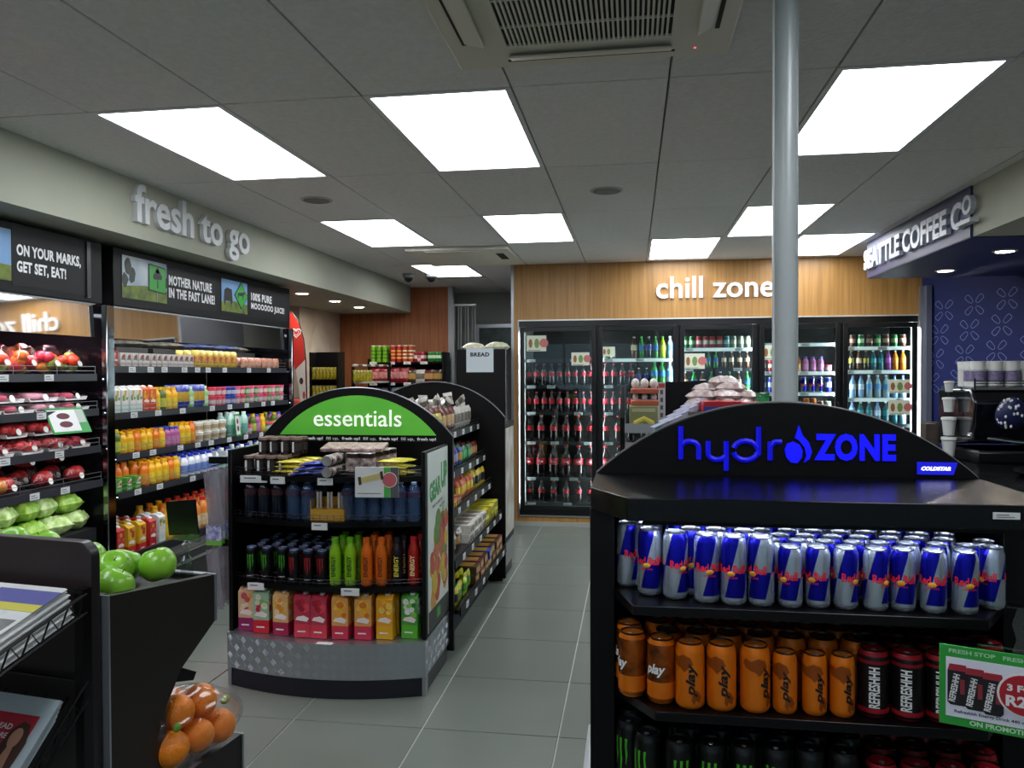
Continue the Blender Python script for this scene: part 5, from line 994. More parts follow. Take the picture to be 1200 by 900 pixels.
# clip-on shelf cards
for (x, y, z, lab, rz_) in ((-2.98, 3.78, 1.315, 'tilted shelf card with meat picture and green edge on near chiller', -.2), (-2.99, 5.62, 1.17, 'upright shelf card clipped to the third shelf of the far chiller', .1)):
    e = empty('shelf_card', lab, 'sign', (x, y, z), rot=(0, 0, 0)); B_ = R(PI/2+rz_, 'Z') @ R(-.5 if rz_ < 0 else -.1, 'X'); w_, h_ = (.115, .075) if rz_ < 0 else (.05, .085)
    b = MB(); b.T = B_; b.box(-w_, w_, -.003, .003, -h_, h_, M('#3c9a4c', .4)); b.ob('card', e)
    b = MB(); b.T = B_; b.box(-w_*.93, w_*.5, -.004, -.003, -h_*.85, h_*.85, WH); b.box(w_*.5, w_*.93, -.004, -.003, -h_*.2, h_*.85, M('#b8c0b8', .4))
    for q in (-.3, .35): b.prism([(-w_*.2+w_*.35*math.cos(t*PI/6), h_*q+h_*.25*math.sin(t*PI/6)) for t in range(12)], 'y', -.0046, -.004, M('#6a2c34', .5, noise=.4, ns=60))
    b.ob('card_print', e)
# ---------------------------------------------------------------- glass door chillers in the oak wall
cd = empty('glass_door_chiller', 'five-door black glass-fronted drinks chiller built into the oak wall', 'chiller', (.76, 7.95, 0))
def lc(): b = MB(); b.T = Tr(-.76, -7.95, 0); return b
X0, X1 = -1.158, 2.68
b = lc(); b.box(X0, X0+.012, CW-.012, CW+.06, .1, 2.1, ALU); b.box(X1-.012, X1, CW-.012, CW+.06, .1, 2.1, ALU); b.box(X0, X1, CW-.012, CW+.06, 2.088, 2.1, M('#d9dcd8', .3, .5)); b.box(X0, X1, CW-.012, CW+.06, .1, .112, ALU); b.ob('outer_trim', cd)
b = lc(); b.box(X0+.012, X1-.012, 8.75, 8.8, .05, 2.1, M('#0b0c0f', .6)); b.box(X0, X0+.014, CW+.07, 8.8, .05, 2.1, M('#0b0c0f', .6)); b.box(X1-.014, X1, CW+.07, 8.8, .05, 2.1, M('#0b0c0f', .6)); b.box(X0, X1, CW+.07, 8.8, 2.1, 2.13, M('#0b0c0f', .6)); b.box(X0, X1, CW+.07, 8.8, .02, .05, M('#0b0c0f', .6)); b.ob('cabinet', cd)
DX = [-1.146, -.352, .448, 1.208, 1.977, 2.668]
FRB = M('#101114', .3, .2); DG = glassmat('#dfe8e6', .05, .01, 'chiller_door_glass')
b = lc(); b.box(X0+.012, X1-.012, CW, CW+.055, 2.03, 2.088, FRB); b.box(X0+.012, X1-.012, CW, CW+.055, .112, .165, FRB)
b.ob('frame', cd)
for x in DX[1:-1]: b = lc(); b.box(x-.018, x+.018, CW+.02, CW+.10, .165, 2.03, FRB); b.ob('mullion', cd)
for k in range(5):
    a, c = DX[k]+.012, DX[k+1]-.012; f = .045
    b = lc()
    for q in ((a, a+f, .17, 2.025), (c-f, c, .17, 2.025), (a+f, c-f, .17, .17+f), (a+f, c-f, 2.025-f, 2.025)): b.box(q[0], q[1], CW-.03, CW+.012, q[2], q[3], FRB, c=.003)
    d = b.ob('door', cd)
    b = lc(); b.box(a+f, c-f, CW-.012, CW-.006, .17+f, 2.025-f, DG); b.ob('glass_pane', d)
    hx = c-.022; b = lc(); b.tube([(hx, CW-.03, .95), (hx, CW-.06, .97), (hx, CW-.06, 1.25), (hx, CW-.03, 1.27)], .007, M('#2b2d30', .3, .6)); b.ob('handle', d)
    b = lc(); b.box(c-.012, c+.005, CW+.10, CW+.115, .22, 1.98, M('#f2f8ff', .5, emit=110)); b.ob('light_strip', cd)
for k in range(1): b = lc(); b.box(DX[0]+.02, DX[0]+.03, CW+.10, CW+.11, .22, 1.98, M('#f2f8ff', .5, emit=45)); b.ob('light_strip', cd)
CZ = [[1.70, 1.43, 1.155, .85, .48, .22], [1.70, 1.43, 1.155, .85, .48, .22], [1.80, 1.60, 1.36, 1.10, .85, .5, .22], [1.84, 1.56, 1.355, 1.15, .9, .6, .25], [1.80, 1.57, 1.30, 1.05, .8, .5, .22]]
RK = M('#50545a', .35, .5)
for k in range(5):
    a, c = DX[k]+.03, DX[k+1]-.03
    for i, z in enumerate(CZ[k]):
        b = lc(); b.box(a, c, 8.06, 8.6, z-.012, z, RK); b.ob('shelf', cd)
        b = lc(); lit = (k in (1, 2, 4) and i == 0) or (k in (3,) and i < 3) or (k == 4 and i < 3)
        b.box(a, c, 8.050, 8.058, z-.03, z+.004, M('#d8e4e8', .3, emit=.7) if lit else M('#2a2c30', .4)); b.ob('ticket_rail', cd)
        rdx = random.Random(k*11+i)
        xx = a+.08
        while xx < c-.06: b = lc(); tagmb(b, xx, 8.0495, z-.013, w=.085, h=.03); b.ob('price_ticket', cd); xx += rdx.uniform(.16, .5)
def drow(k, i, keys, n, desc, grp, rows=1, a=0, c=1, dy=.08, sc=1):
    x0 = DX[k]+.075; x1 = DX[k+1]-.075; xa = x0+(x1-x0)*a; xb = x0+(x1-x0)*c
    row(keys, (xa, 8.118), (xb, 8.118), CZ[k][i]+.001, n, desc, grp, back=(0, dy), rows=rows, jit=.002, sc=min([1]+[((CZ[k][i-1] if i else 2.03)-CZ[k][i]-.034)/HT[q] for q in keys if q in HT]))
g = lambda s: (s, s.replace('bottle', 'bottles', 1) if 'bottle' in s else s.replace('can ', 'cans ', 1))
def dr(k, i, keys, n, s, **kw): drow(k, i, keys, n, s, 'group: '+s, **kw)
dr(0, 1, ['cola5'], 9, 'small cola bottle on second shelf behind the leftmost glass door'); dr(0, 2, ['cola44'], 9, 'slim cola bottle on third shelf behind the leftmost glass door'); dr(0, 3, ['cola15'], 6, 'tall cola bottle on fourth shelf behind the leftmost glass door', dy=.1); dr(0, 4, ['cola2'], 6, 'largest cola bottle on fifth shelf behind the leftmost glass door', dy=.12); dr(0, 5, ['cola15'], 6, 'cola bottle on the lowest shelf behind the leftmost glass door', dy=.1)
dr(1, 0, ['cw'], 2, 'pale can at left of the lit top shelf behind second glass door', a=0, c=.12); dr(1, 0, ['b5br', 'b5g', 'b5n', 'b5g', 'b5y', 'b5w'], 6, 'mixed soft drink bottle on the lit top shelf behind second glass door', a=.45, c=1)
dr(1, 1, ['cola5'], 4, 'small cola bottle on second shelf behind second glass door', a=0, c=.4); dr(1, 1, ['b5n', 'b5n', 'b15g', 'b15g', 'b15w'], 5, 'green or dark soda bottle on second shelf behind second glass door', a=.52, c=1)
dr(1, 2, ['cola44'], 5, 'slim cola bottle on third shelf behind second glass door', a=0, c=.5); dr(1, 2, ['b5g', 'b5n', 'b5g', 'b5w'], 4, 'green soda bottle on third shelf behind second glass door', a=.6, c=1)
dr(1, 3, ['cola15'], 6, 'tall cola bottle on fourth shelf behind second glass door', dy=.1); dr(1, 4, ['cola2'], 6, 'largest cola bottle on fifth shelf behind second glass door', dy=.12); dr(1, 5, ['b15g', 'b15n'], 6, 'tall soda bottle on the lowest shelf behind second glass door', dy=.1)
dr(2, 0, ['cg', 'cg', 'cr', 'cr', 'cr', 'cr', 'ct', 'cw', 'cw', 'cw'], 10, 'small soft drink can on top shelf behind third glass door'); dr(2, 1, ['co', 'co'], 2, 'brown bottle at left of second shelf behind third glass door', c=.12); dr(2, 1, ['b5g', 'b5g', 'b5g', 'b5br', 'b5br', 'b5br', 'b5br'], 7, 'green or brown bottle on second shelf behind third glass door', a=.25)
dr(2, 2, ['b5br', 'b5g'], 8, 'brown bottle on third shelf behind third glass door'); dr(2, 3, ['b5o', 'b5p'], 8, 'coloured bottle on fourth shelf behind third glass door')
dr(3, 1, ['cr', 'cr', 'sgr'], 3, 'short red can at left of second shelf behind fourth glass door', c=.25); dr(3, 1, ['so', 'so', 'sp', 'sp', 'sp', 'tp'], 6, 'orange or pink short bottle on second shelf behind fourth glass door', a=.42)
dr(3, 2, ['csb', 'csb', 'csb', 'csb', 'rb', 'rb', 'rb', 'rb'], 9, 'blue or silver slim can on third shelf behind fourth glass door'); dr(3, 3, ['ck', 'cw', 'co', 'co'], 10, 'orange or brown slim can on fourth shelf behind fourth glass door'); dr(3, 4, ['cg'], 8, 'green can on fifth shelf behind fourth glass door')
dr(4, 0, ['cg', 'ck', 'cg', 'ck'], 8, 'dark can on top shelf behind the rightmost glass door'); dr(4, 1, ['b5dk', 'b5dk', 'b5br', 'b5dk', 'b5tl', 'b5tl', 'b5p', 'b5o', 'b5o'], 9, 'short dark or yellow bottle on second shelf behind the rightmost glass door'); dr(4, 2, ['b5bl', 'b5bl', 'b5bl', 'b5w', 'b5w', 'b5w'], 8, 'pale blue water bottle on third shelf behind the rightmost glass door'); dr(4, 3, ['b5tl', 'b5bl', 'b5tl'], 8, 'teal water bottle on fourth shelf behind the rightmost glass door'); dr(4, 4, ['b5w'], 8, 'clear water bottle on fifth shelf behind the rightmost glass door')
def dcard(x, z, w, h, lab, disc=True):
    e = empty('promotion_card', lab, 'sign', (x, CW-.0145, z)); b = MB(); b.box(-w/2, w/2, -.002, 0, -h/2, h/2, M('#cfd4c0', .4)); b.ob('card', e)
    b = MB(); b.prism([(-w*.3+w*.1*math.cos(t*PI/4), h*.3*math.sin(t*PI/4)) for t in range(8)], 'y', -.003, -.002, M('#8c5c34', .5)); b.prism([(w*.02+w*.13*math.cos(t*PI/4), h*.32*math.sin(t*PI/4)) for t in range(8)], 'y', -.003, -.002, M('#6c8c44', .5)); b.box(-w*.42, w*.2, -.0026, -.002, -h*.46, -h*.42, TAGINK)
    if disc: b.lathe([(h*.28, 0), (h*.28, .002), (0, .0025)], M('#b86868', .5), 16, T=Tr(w*.38, -.002, h*.02) @ R(PI/2, 'X'))
    b.ob('card_print', e)
dcard(-.965, 1.86, .20, .16, 'promotion card stuck at the top left of leftmost glass door'); dcard(-.52, 1.70, .18, .13, 'promotion card stuck at the right edge of leftmost glass door'); dcard(-.26+.02, 1.77, .13, .1, 'small promotion card on the left edge of second glass door', False); dcard(.60, 1.67, .20, .15, 'promotion card on the left of the third glass door'); dcard(1.34, 1.75, .20, .14, 'promotion card on the left of the fourth glass door'); dcard(2.50, 1.42, .20, .13, 'upper promotion card on the right of the rightmost glass door'); dcard(2.50, 1.22, .20, .14, 'lower promotion card on the right of the rightmost glass door')
# ---------------------------------------------------------------- fruit bin and newspaper rack, left foreground (turned 8 degrees)
FA = -math.atan2(.138, .990)
FM = Tr(-.993, 1.364, 0) @ R(FA, 'Z')
def FP(x, y, z): return FM @ Vector((x, y, z))
fb = empty('fruit_bin', 'tall black wooden fruit bin with cut-away front holding green apples', 'fruit bin', FP(0, 0, 0), rz=FA)
prof = [(0, 0), (0, 1.135), (.312, 1.100), (.312, .995), (.20, .925), (.150, .86), (.150, .69), (.408, .69), (.408, 0)]
LAM = M('#17130f', .45, noise=.25, ns=20, bump=.05, bs=150)
for x0, x1 in ((-.02, 0), (-.66, -.64)): b = MB(); b.prism(prof, 'x', x0, x1, LAM); b.ob('side_panel', fb)
for q in ((-.023, .002, -.004, 0, 0, 1.137), ): b = MB(); b.box(*q, ALU); b.ob('edge_strip', fb)
b = MB(); b.box(-.022, .003, .309, .315, .995, 1.102, ALU); b.ob('edge_strip', fb); b = MB(); b.box(-.022, .003, .405, .411, 0, .69, ALU); b.ob('edge_strip', fb)
b = MB(); b.box(-.64, -.02, .295, .31, .995, 1.10, LAM); b.ob('front_board', fb); b = MB(); b.box(-.64, -.02, .295, .312, 1.10, 1.104, ALU); b.ob('rim_strip', fb)
b = MB(); b.box(-.64, -.02, 0, .018, 0, 1.135, LAM); b.ob('back_board', fb)
b = MB(); b.box(-.64, -.02, .018, .295, 1.075, 1.09, LAM); b.ob('bin_floor', fb)
b = MB(); b.box(-.64, -.02, .39, .405, 0, .69, LAM); b.box(-.64, -.02, .018, .39, .66, .675, LAM); b.ob('lower_bin', fb)
b = MB(); b.prism([(.20, .925), (.245, .90), (.235, .885), (.185, .90)], 'x', -.04, .001, BLACK); b.ob('bag_hook', fb)
for k, (x, y, z, tl, lab) in enumerate(((-.122, .140, 1.146, .5, 'large green apple in front, stalk hollow facing right, in the fruit bin'), (-.085, .228, 1.138, -.2, 'round green apple at the right end of the fruit bin beside the clip'), (-.175, .225, 1.130, .3, 'green apple between and behind the two front apples'), (-.235, .150, 1.150, -.5, 'pale green apple at left against the newspaper board'), (-.290, .24, 1.135, .2, 'green apple far left behind the newspaper board top'), (-.40, .22, 1.16, .2, 'green apple showing just above the newspaper board'), (-.50, .23, 1.16, .6, 'leftmost green apple above the newspaper board'), (-.155, .065, 1.130, .1, 'green apple hidden low against the back board of bin'), (-.06, .075, 1.13, .4, 'green apple low in the near corner of the fruit bin'))):
    o = put('apple', *FP(x, y, z), 0, lab, 'green apples in the fruit bin', rot=(tl, tl*.8, k)); 
for k in range(6):
    for j in range(2): put('apple', *FP(-.58+.082*k, .08+.1*j, 1.13), 0, 'green apple inside the fruit bin behind the newspaper board', 'green apples in the fruit bin', rot=(.3*k, .2, k))
e = empty('card_clip', 'clear plastic clip stand holding a blank black card above the apples', 'card holder', FP(-.03, .255, 1.104), rz=FA-.1)
b = MB(); b.prism([(-.014, -.02), (.014, -.02), (.009, .03), (-.009, .03)], 'y', -.008, .008, CLEAR); b.box(-.018, .018, -.02, .02, -.03, -.018, CLEAR); b.lathe([(.011, .03), (.013, .042), (.006, .05), (.006, .07), (.011, .078), (.003, .085)], CLEAR, 12); b.box(-.038, .038, -.004, .004, .084, .098, CLEAR); b.ob('clip', e)
b = MB(); b.T = Tr(-.012, 0, .137) @ R(-.12, 'Y'); b.box(-.043, .043, -.002, .002, -.040, .036, M('#0c0d0c', .25)); b.ob('black_card', e)
e = empty('orange_bag', 'clear bag of oranges lying in the lower tray of the fruit bin', 'fruit bag', FP(0, 0, 0), rz=FA)
for x, y, z in ((-.0, .165, .752), (-.0, .245, .745), (-.01, .335, .728), (-.075, .19, .73), (-.08, .27, .73), (-.08, .355, .73), (-.02, .205, .812), (-.02, .285, .805), (-.07, .24, .81)):
    for n, me in STOCK['orange'][2]:
        if n != 'peel': continue
        o = bpy.data.objects.new('orange_fruit', me); COL.objects.link(o); o.parent = e; o.location = (x, y, z+.012); o.rotation_euler = (x*40, y*50, 0)
b = MB(); vs = []; fs = []; b.ball(.098, .145, .075, glassmat('#fafafa', .05, .12, 'fruit_bag_film', edge=.3), Tr(-.035, .262, .782) @ R(-.16, 'X'), 18, 12, lump=.05, seed=4); b.pillow(.05, .07, .03, FILM, Tr(-.02, .15, .85) @ R(.9, 'X')); b.ob('clear_bag', e)
b = MB(); b.ball(.006, .011, .010, M('#5f8c28', .5), Tr(.028, .15, .82)); b.ball(.008, .014, .010, M('#8a9c30', .5), Tr(.026, .31, .815)); b.ob('leaf', e)
# newspaper rack
nr = empty('newspaper_rack', 'black newspaper rack with rounded top board and sloping wire trays', 'rack', FP(0, 0, 0), rz=FA)
def rnd_board():
    P = [(-.70, 0), (-.012, 0)]+[(-.042+.03*math.cos(t*PI/12), 1.212+.032*math.sin(t*PI/12)) for t in range(7)]+[(-.70, 1.245)]; return P
b = MB(); b.prism(rnd_board(), 'y', -.030, -.008, M('#2c2224', .42, noise=.12, ns=9), side=M('#1a1718', .35)); b.ob('back_board', nr, bevel=.002)
b = MB(); b.box(-.032, -.012, -.05, -.030, 0, 1.16, BLACKG); b.ob('upright', nr); b = MB(); b.box(-.70, -.68, -.05, -.030, 0, 1.16, BLACKG); b.ob('upright', nr)
WB = M('#141416', .3, .5)
def tray(za, zb, yb, h=.035):
    b = MB()
    for x in (-.014, -.685):
        A = Vector((x, -.04, za)); B_ = Vector((x, yb, zb)); 
        b.tube([A, B_], .0032, WB); b.tube([A-Vector((0, 0, h)), B_-Vector((0, 0, h))], .0032, WB)
        n = 9; Z = []
        for k in range(n*2+1): t = k/(n*2); p = A.lerp(B_, t); Z.append(p-Vector((0, 0, h if k % 2 else 0)))
        b.tube(Z, .0022, WB, 5)
    b.tube([(-.014, -.04, za), (-.685, -.04, za)], .0032, WB); b.tube([(-.014, yb, zb), (-.685, yb, zb)], .0032, WB); b.tube([(-.014, yb, zb+.05), (-.685, yb, zb+.05)], .0032, WB)
    for k in range(12): x = -.06-.05*k; b.tube([(x, -.04, za-h), (x, yb, zb-h)], .002, WB, 5)
    b.ob('wire_tray', nr)
tray(1.150, 1.045, -.40); tray(.985, .70, -.34)
PAPER = M('#c4c6c6', .7, noise=.08, ns=30); INK = M('#5c5d60', .7); 
sl1 = math.atan2(.105, .36)
for k in range(11):
    e = empty('newspaper', ('folded newspaper on top of the pile with blue and yellow masthead block' if k == 10 else 'folded newspaper in the pile on the upper wire tray'), 'newspaper', FP(-.330+random.uniform(-.005, .005), -.215, 1.064+.0050*k), rot=None, group=None if k == 10 else 'newspapers in the upper tray pile')
    e.rotation_euler = (FM @ R(sl1, 'X')).to_euler()
    b = MB(); w_ = .302-.001*k; b.prism([(-w_, -.0021), (w_-.004, -.0021), (w_, 0), (w_-.004, .0021), (-w_, .0021)], 'y', -.175, .165, PAPER); b.ob('pages', e)
    if k == 10:
        b = MB(); b.T = Tr(.05, 0, 0); Z = .0022
        b.box(.10, .245, .085, .15, Z, Z+.0004, M('#4a4c8c', .6)); b.box(.10, .245, .085, .107, Z+.0004, Z+.0007, M('#b8b040', .6)); b.box(-.28, .08, .135, .155, Z, Z+.0004, M('#8c3c44', .6)); b.text('NEWS', .3, .04, M('#2c2d30', .7), Tr(-.1, .10, Z), bold=.03)
        b.box(.06, .235, -.035, .06, Z, Z+.0004, M('#7c7f80', .6, noise=.6, ns=30))
        for c in range(5):
            for r_ in range(9): b.box(-.27+c*.066, -.215+c*.066, .065-r_*.024, .070-r_*.024, Z, Z+.0003, INK)
        for r_ in range(5): b.box(.06, .235, -.055-r_*.02, -.05-r_*.02, Z, Z+.0003, INK)
        b.ob('front_page_print', e)
sl2 = math.atan2(.285, .30)
for k in range(5):
    e = empty('magazine', 'pale newspaper with red banner and woman portrait, front of the lower tray' if k == 4 else 'folded paper behind the front one in the lower tray', 'magazine', FP(-.335, -.205+.004*k, .825+.007*k), group=None if k == 4 else 'papers in the lower tray')
    e.rotation_euler = (FM @ R(sl2, 'X')).to_euler()
    b = MB(); b.box(-.29, .30, -.19, .155, -.003, .003, M('#a8b6bc', .65, noise=.06, ns=30)); b.ob('pages', e)
    if k == 4:
        b = MB(); Z = .003
        b.box(-.28, .278, .035, .122, Z, Z+.0004, M('#b02838', .6)); b.text('READ', .04, .010, WH, Tr(.212, .098, Z+.0006), bold=.02); b.text('MORE', .04, .010, WH, Tr(.212, .082, Z+.0006), bold=.02)
        b.prism([(.12+.018*math.cos(t*PI/8), .018+.018*math.sin(t*PI/8)) for t in range(16)], 'z', Z, Z+.0006, M('#c06058', .6)); b.ob('cover_print', e)
        b = MB(); b.T = Tr(.118, .060, .0014) @ Matrix.Scale(.72, 4)   # portrait: long dark hair, face, shoulders
        b.prism([(.155, -.11), (.15, -.02), (.162, .045), (.185, .07), (.212, .062), (.228, .02), (.225, -.06), (.235, -.12)], 'z', Z+.0004, Z+.0008, M('#4a3028', .6)); b.prism([(.188+.018*math.cos(t*PI/8), .028+.025*math.sin(t*PI/8)) for t in range(16)], 'z', Z+.0008, Z+.0011, M('#c49078', .6))
        b.prism([(.08, -.19), (.12, -.10), (.17, -.05), (.180, .005), (.198, .005), (.205, -.05), (.245, -.09), (.27, -.19)], 'z', Z+.0006, Z+.0010, M('#c08c74', .6)); b.prism([(.10, -.19), (.13, -.12), (.18, -.10), (.23, -.11), (.25, -.19)], 'z', Z+.0011, Z+.0013, M('#d8c8bc', .6)); b.ob('portrait_print', e)
# ---------------------------------------------------------------- back left corner
e = empty('feather_flag', 'tall red feather flag with white heart outline by the left wall', 'flag', (-3.285, 7.32, 0), rz=.15)
b = MB(); pts = [(.0+.17*math.sin(t*.16)*1.0 if t > 0 else 0, 0, 2.14*1-0) for t in range(1)]
pole = [(.11, 0, .02), (.11, 0, 1.4), (.105, 0, 1.7), (.085, 0, 1.9), (.04, 0, 2.07), (-.03, 0, 2.17), (-.10, 0, 2.19)]
b.tube(pole, .006, M('#151515', .4)); b.ob('pole', e); b = MB(); b.box(-.02, .26, -.15, .15, 0, .02, DARK); b.ob('foot', e)
out = [(.103, .85), (.104, 1.4), (.098, 1.7), (.078, 1.9), (.036, 2.06), (-.03, 2.16), (-.10, 2.18), (-.115, 2.0), (-.07, 1.86), (-.03, 1.72), (.03, 1.45), (.07, 1.1)]
b = MB(); b.prism(out[::-1], 'y', -.002, .002, M('#c8342c', .5)); b.ob('banner', e)
b = MB(); Hh = []
for t in range(24): a = 2*PI*t/24; Hh.append((.012+.0030*16*math.sin(a)**3, -.0035, 1.965+.0030*(13*math.cos(a)-5*math.cos(2*a)-2*math.cos(3*a)-math.cos(4*a))))
b.tube(Hh, .005, WH, 5, closed=True); b.tube([(.012+(x-.012)*.55, y, 1.965+(z-1.965)*.55) for x, y, z in Hh], .003, WH, 5, closed=True)
b.ob('heart_outline', e); b = MB(); b.prism([(.03, 1.45), (.101, 1.45), (.098, 1.70), (-.0, 1.60)], 'y', -.003, -.002, M('#d8cfc8', .5)); b.prism([(.07, 1.1), (.104, .86), (.103, 1.45), (.03, 1.45)], 'y', -.003, -.002, M('#d8d4cc', .5)); b.prism([(.06+.02*math.cos(t*PI/4), 1.49+.035*math.sin(t*PI/4)) for t in range(8)], 'y', -.004, -.003, M('#3c2c28', .5)); b.prism([(.085+.014*math.cos(t*PI/4), 1.35+.04*math.sin(t*PI/4)) for t in range(8)], 'y', -.004, -.003, M('#b83c34', .5)); b.ob('banner_print', e)
e = empty('freezer_cabinet', 'low cabinet with red top edge beyond the open chillers', 'freezer', (-3.53, 7.50, 0)); b = MB(); b.box(-.35, .15, -.6, .55, 0, .95, M('#b9bcb8', .5), c=.01); b.ob('body', e); b = MB(); b.box(-.35, .15, -.6, .55, .951, 1.30, M('#b8483c', .4, noise=.3, ns=5), c=.02); b.ob('lid', e)
e = empty('snack_stand', 'black stand of hanging yellow snack packs near the mural', 'stand', (-3.33, 8.35, 0))
b = MB(); b.box(-.165, .165, -.03, .0, 0, 1.80, BLACK); b.ob('back_panel', e); 
for x in (-.165, .145): b = MB(); b.box(x, x+.02, -.20, -.03, 0, 1.795, BLACK); b.ob('side_panel', e)
for z in (1.50, 1.30, 1.0, .5): b = MB(); b.box(-.145, .145, -.2, -.03, z-.015, z, BLACKG); b.ob('shelf', e)
pack('hang', 'hanging_snack', 'snack', M('#b8a81c', .35, noise=.4, ns=50, c2='#5c5c18', coat=.3), w=.05, h=.13, t=.03, seed=5, up=True)
for z in (1.60, 1.42):
    for i in range(7):
        put('hang', -3.33-.12+.04*i, 8.35-.17, z-.02 if z > 1.5 else 1.301, .7, 'small yellow pack in the '+('upper' if z > 1.5 else 'lower')+' row of the black snack stand', 'yellow packs, '+('upper' if z > 1.5 else 'lower')+' row of snack stand')
for o in [o for o in COL.objects if o.name.startswith('hanging_snack') and abs(o.location.z-1.58) < .01]: o.location.z = 1.501
e = empty('queue_rail', 'striped rail joining the snack stand to the crisps shelf', 'rail', (-3.16, 8.6, 0))
for z, m_ in ((1.655, 's'), (1.46, 'w')):
    for k in range(9 if m_ == 's' else 1):
        b = MB(); b.T = Tr(0, 0, z); L_ = .46
        if m_ == 's': b.tube([(k*.028, k*.028*2.4, 0), (k*.028+.028, (k+1)*.028*2.4, 0)], .014, M('#c8c4bc', .5) if k % 2 == 0 else M('#5c4c40', .5), 8)
        else: b.box(0, .25, .0, .6, -.01, .01, M('#b8b4ac', .5))
        b.ob('rail_segment', e)
b = MB(); b.box(.23, .26, .55, .59, 0, 1.70, BLACK); b.box(-.02, .01, .0, .03, 0, 1.64, BLACK); b.ob('post', e)
for i in range(6): put('hang', -3.12+.03*i, 8.55+.02*i, 1.47, .7, 'yellow pack standing on the pale rail right of snack stand', 'yellow packs on the pale rail')
cs = empty('display_shelf', 'black crisps shelf unit standing against the brown wood back wall', 'shelf unit', (-2.75, 9.5, 0))
b = MB(); b.box(-.46, .46, .12, .14, 0, 1.82, BLACK); b.ob('back_panel', cs)
for x in (-.48, .46): b = MB(); b.box(x, x+.02, -.2, .14, 0, 1.82 if x > 0 else 1.74, BLACK); b.ob('side_panel', cs)
CSZ = [1.70, 1.445, 1.21, .95, .6, .2]
for z in CSZ:
    b = MB(); b.box(-.46, .46, -.22, .12, z-.02, z, BLACKG); b.ob('shelf', cs)
    for x in (-.4, -.17, .03, .24): b = MB(); tagmb(b, x, -.2215, z-.012, w=.09, h=.034); b.ob('price_ticket', cs)
b = MB(); b.box(-.46, .46, -.18, .12, 0, .1, BLACK); b.ob('plinth', cs)
Y0 = 9.5-.16
for i, k in enumerate(['pg']*3+['pr']*2+['po']*2):
    x = -3.17+.075*i+(.03 if i > 2 else 0)
    for j in range(2): put(k, x, Y0+.09*j, CSZ[0]+.001, 0, {'pg': 'green crisp tube on the top crisps shelf at back left', 'pr': 'red crisp tube on the top crisps shelf at back left', 'po': 'orange and white crisp tube on the top crisps shelf at back left'}[k], {'pg': 'green crisp tubes', 'pr': 'red crisp tubes', 'po': 'orange crisp tubes'}[k], sc=.85)
row(['cr', 'tp', 'cr'], (-2.62, Y0), (-2.54, Y0), CSZ[0]+.001, 3, 'small pink or red can right of the crisp tubes on the top crisps shelf', 'small pink cans on the crisps shelf', back=(0, .08), rows=2); row(['cg'], (-2.45, Y0), (-2.32, Y0), CSZ[0]+.001, 4, 'small green can at the right end of the top crisps shelf', 'small green cans on the crisps shelf', back=(0, .08), rows=2)
pack('crred', 'crisp_bag', 'snack', M('#9c2030', .3, noise=.35, ns=30, coat=.4), mid=M('#b83848', .35, noise=.5, ns=30, c2='#d8b0a8'), w=.13, h=.19, t=.06, seed=8, up=True); pack('crblue', 'crisp_bag', 'snack', M('#b4bcc4', .35, noise=.5, ns=25, c2='#4c6c8c', coat=.4), mid=M('#8ca8b8', .35, noise=.5, ns=40, c2='#3c5a8c'), w=.13, h=.18, t=.06, seed=9, up=True)
row(['crred'], (-3.15, Y0), (-2.78, Y0), CSZ[1]+.001, 4, 'dark red crisp bag on the second crisps shelf at back left', 'dark red crisp bags', back=(.02, .07), rows=3, turn=.1); row(['sbn', 'sbw', 'sbr2'], (-2.68, Y0), (-2.36, Y0), CSZ[1]+.001, 4, 'small brown or white bag at right of the second crisps shelf', 'small bags on the second crisps shelf', back=(0, .07), rows=2)
row(['crblue'], (-3.15, Y0), (-2.36, Y0), CSZ[2]+.001, 7, 'blue and white crisp bag on the third crisps shelf at back left', 'blue and white crisp bags', back=(0, .07), rows=2, turn=.1)
# bread shelf with paper sign
bs_ = empty('bread_shelf', 'plain black back of the bread shelf beside the glass door chillers', 'shelf unit', (-1.46, 7.75, 0))
b = MB(); b.box(-.255, .235, -.20, -.18, 0, 1.795, BLACK, c=.002); b.ob('back_panel', bs_)
for x in (-.255, .215): b = MB(); b.box(x, x+.02, -.18, .25, 0, 1.79, BLACK); b.ob('side_panel', bs_)
for z in (1.78, 1.3, .85, .4): b = MB(); b.box(-.235, .215, -.18, .25, z-.02, z, BLACKG); b.ob('shelf', bs_)
e = empty('paper_sign', 'white paper sign reading BREAD taped on the black bread shelf', 'sign', (-1.478, 7.548, 1.688))
b = MB(); b.box(-.135, .135, -.001, .001, -.118, .118, M('#bfc9cf', .6)); b.ob('sheet', e); b = MB(); b.text('BREAD', .19, .040, M('#1c1e22', .6), FRONT(0, -.0015, .055), bold=.05, space=1.1); b.ob('lettering', e)
pack('loaf', 'bread_bag', 'bread', M('#b8b088', .4, noise=.5, ns=18, c2='#e0dcc8', coat=.4), w=.28, h=.14, t=.11, seed=4, n=8); pack('loaf2', 'bread_bag', 'bread', M('#9ca878', .4, noise=.5, ns=18, c2='#e0dcc8', coat=.4), w=.24, h=.13, t=.09, seed=5, n=8)
put('loaf', -1.56, 7.66, 1.765, .1, 'flat bread bag lying at left on top of the bread shelf', sc=.85); put('loaf2', -1.33, 7.70, 1.775, -.15, 'greenish bread bag lying at right on top of the bread shelf')
for z in (.401, .851, 1.301):
    for i in range(3): put('loaf', -1.60+.145*i, 7.83, z, PI/2, 'loaf on the far side of the black bread shelf', 'loaves on the far side of bread shelf', sc=.8)
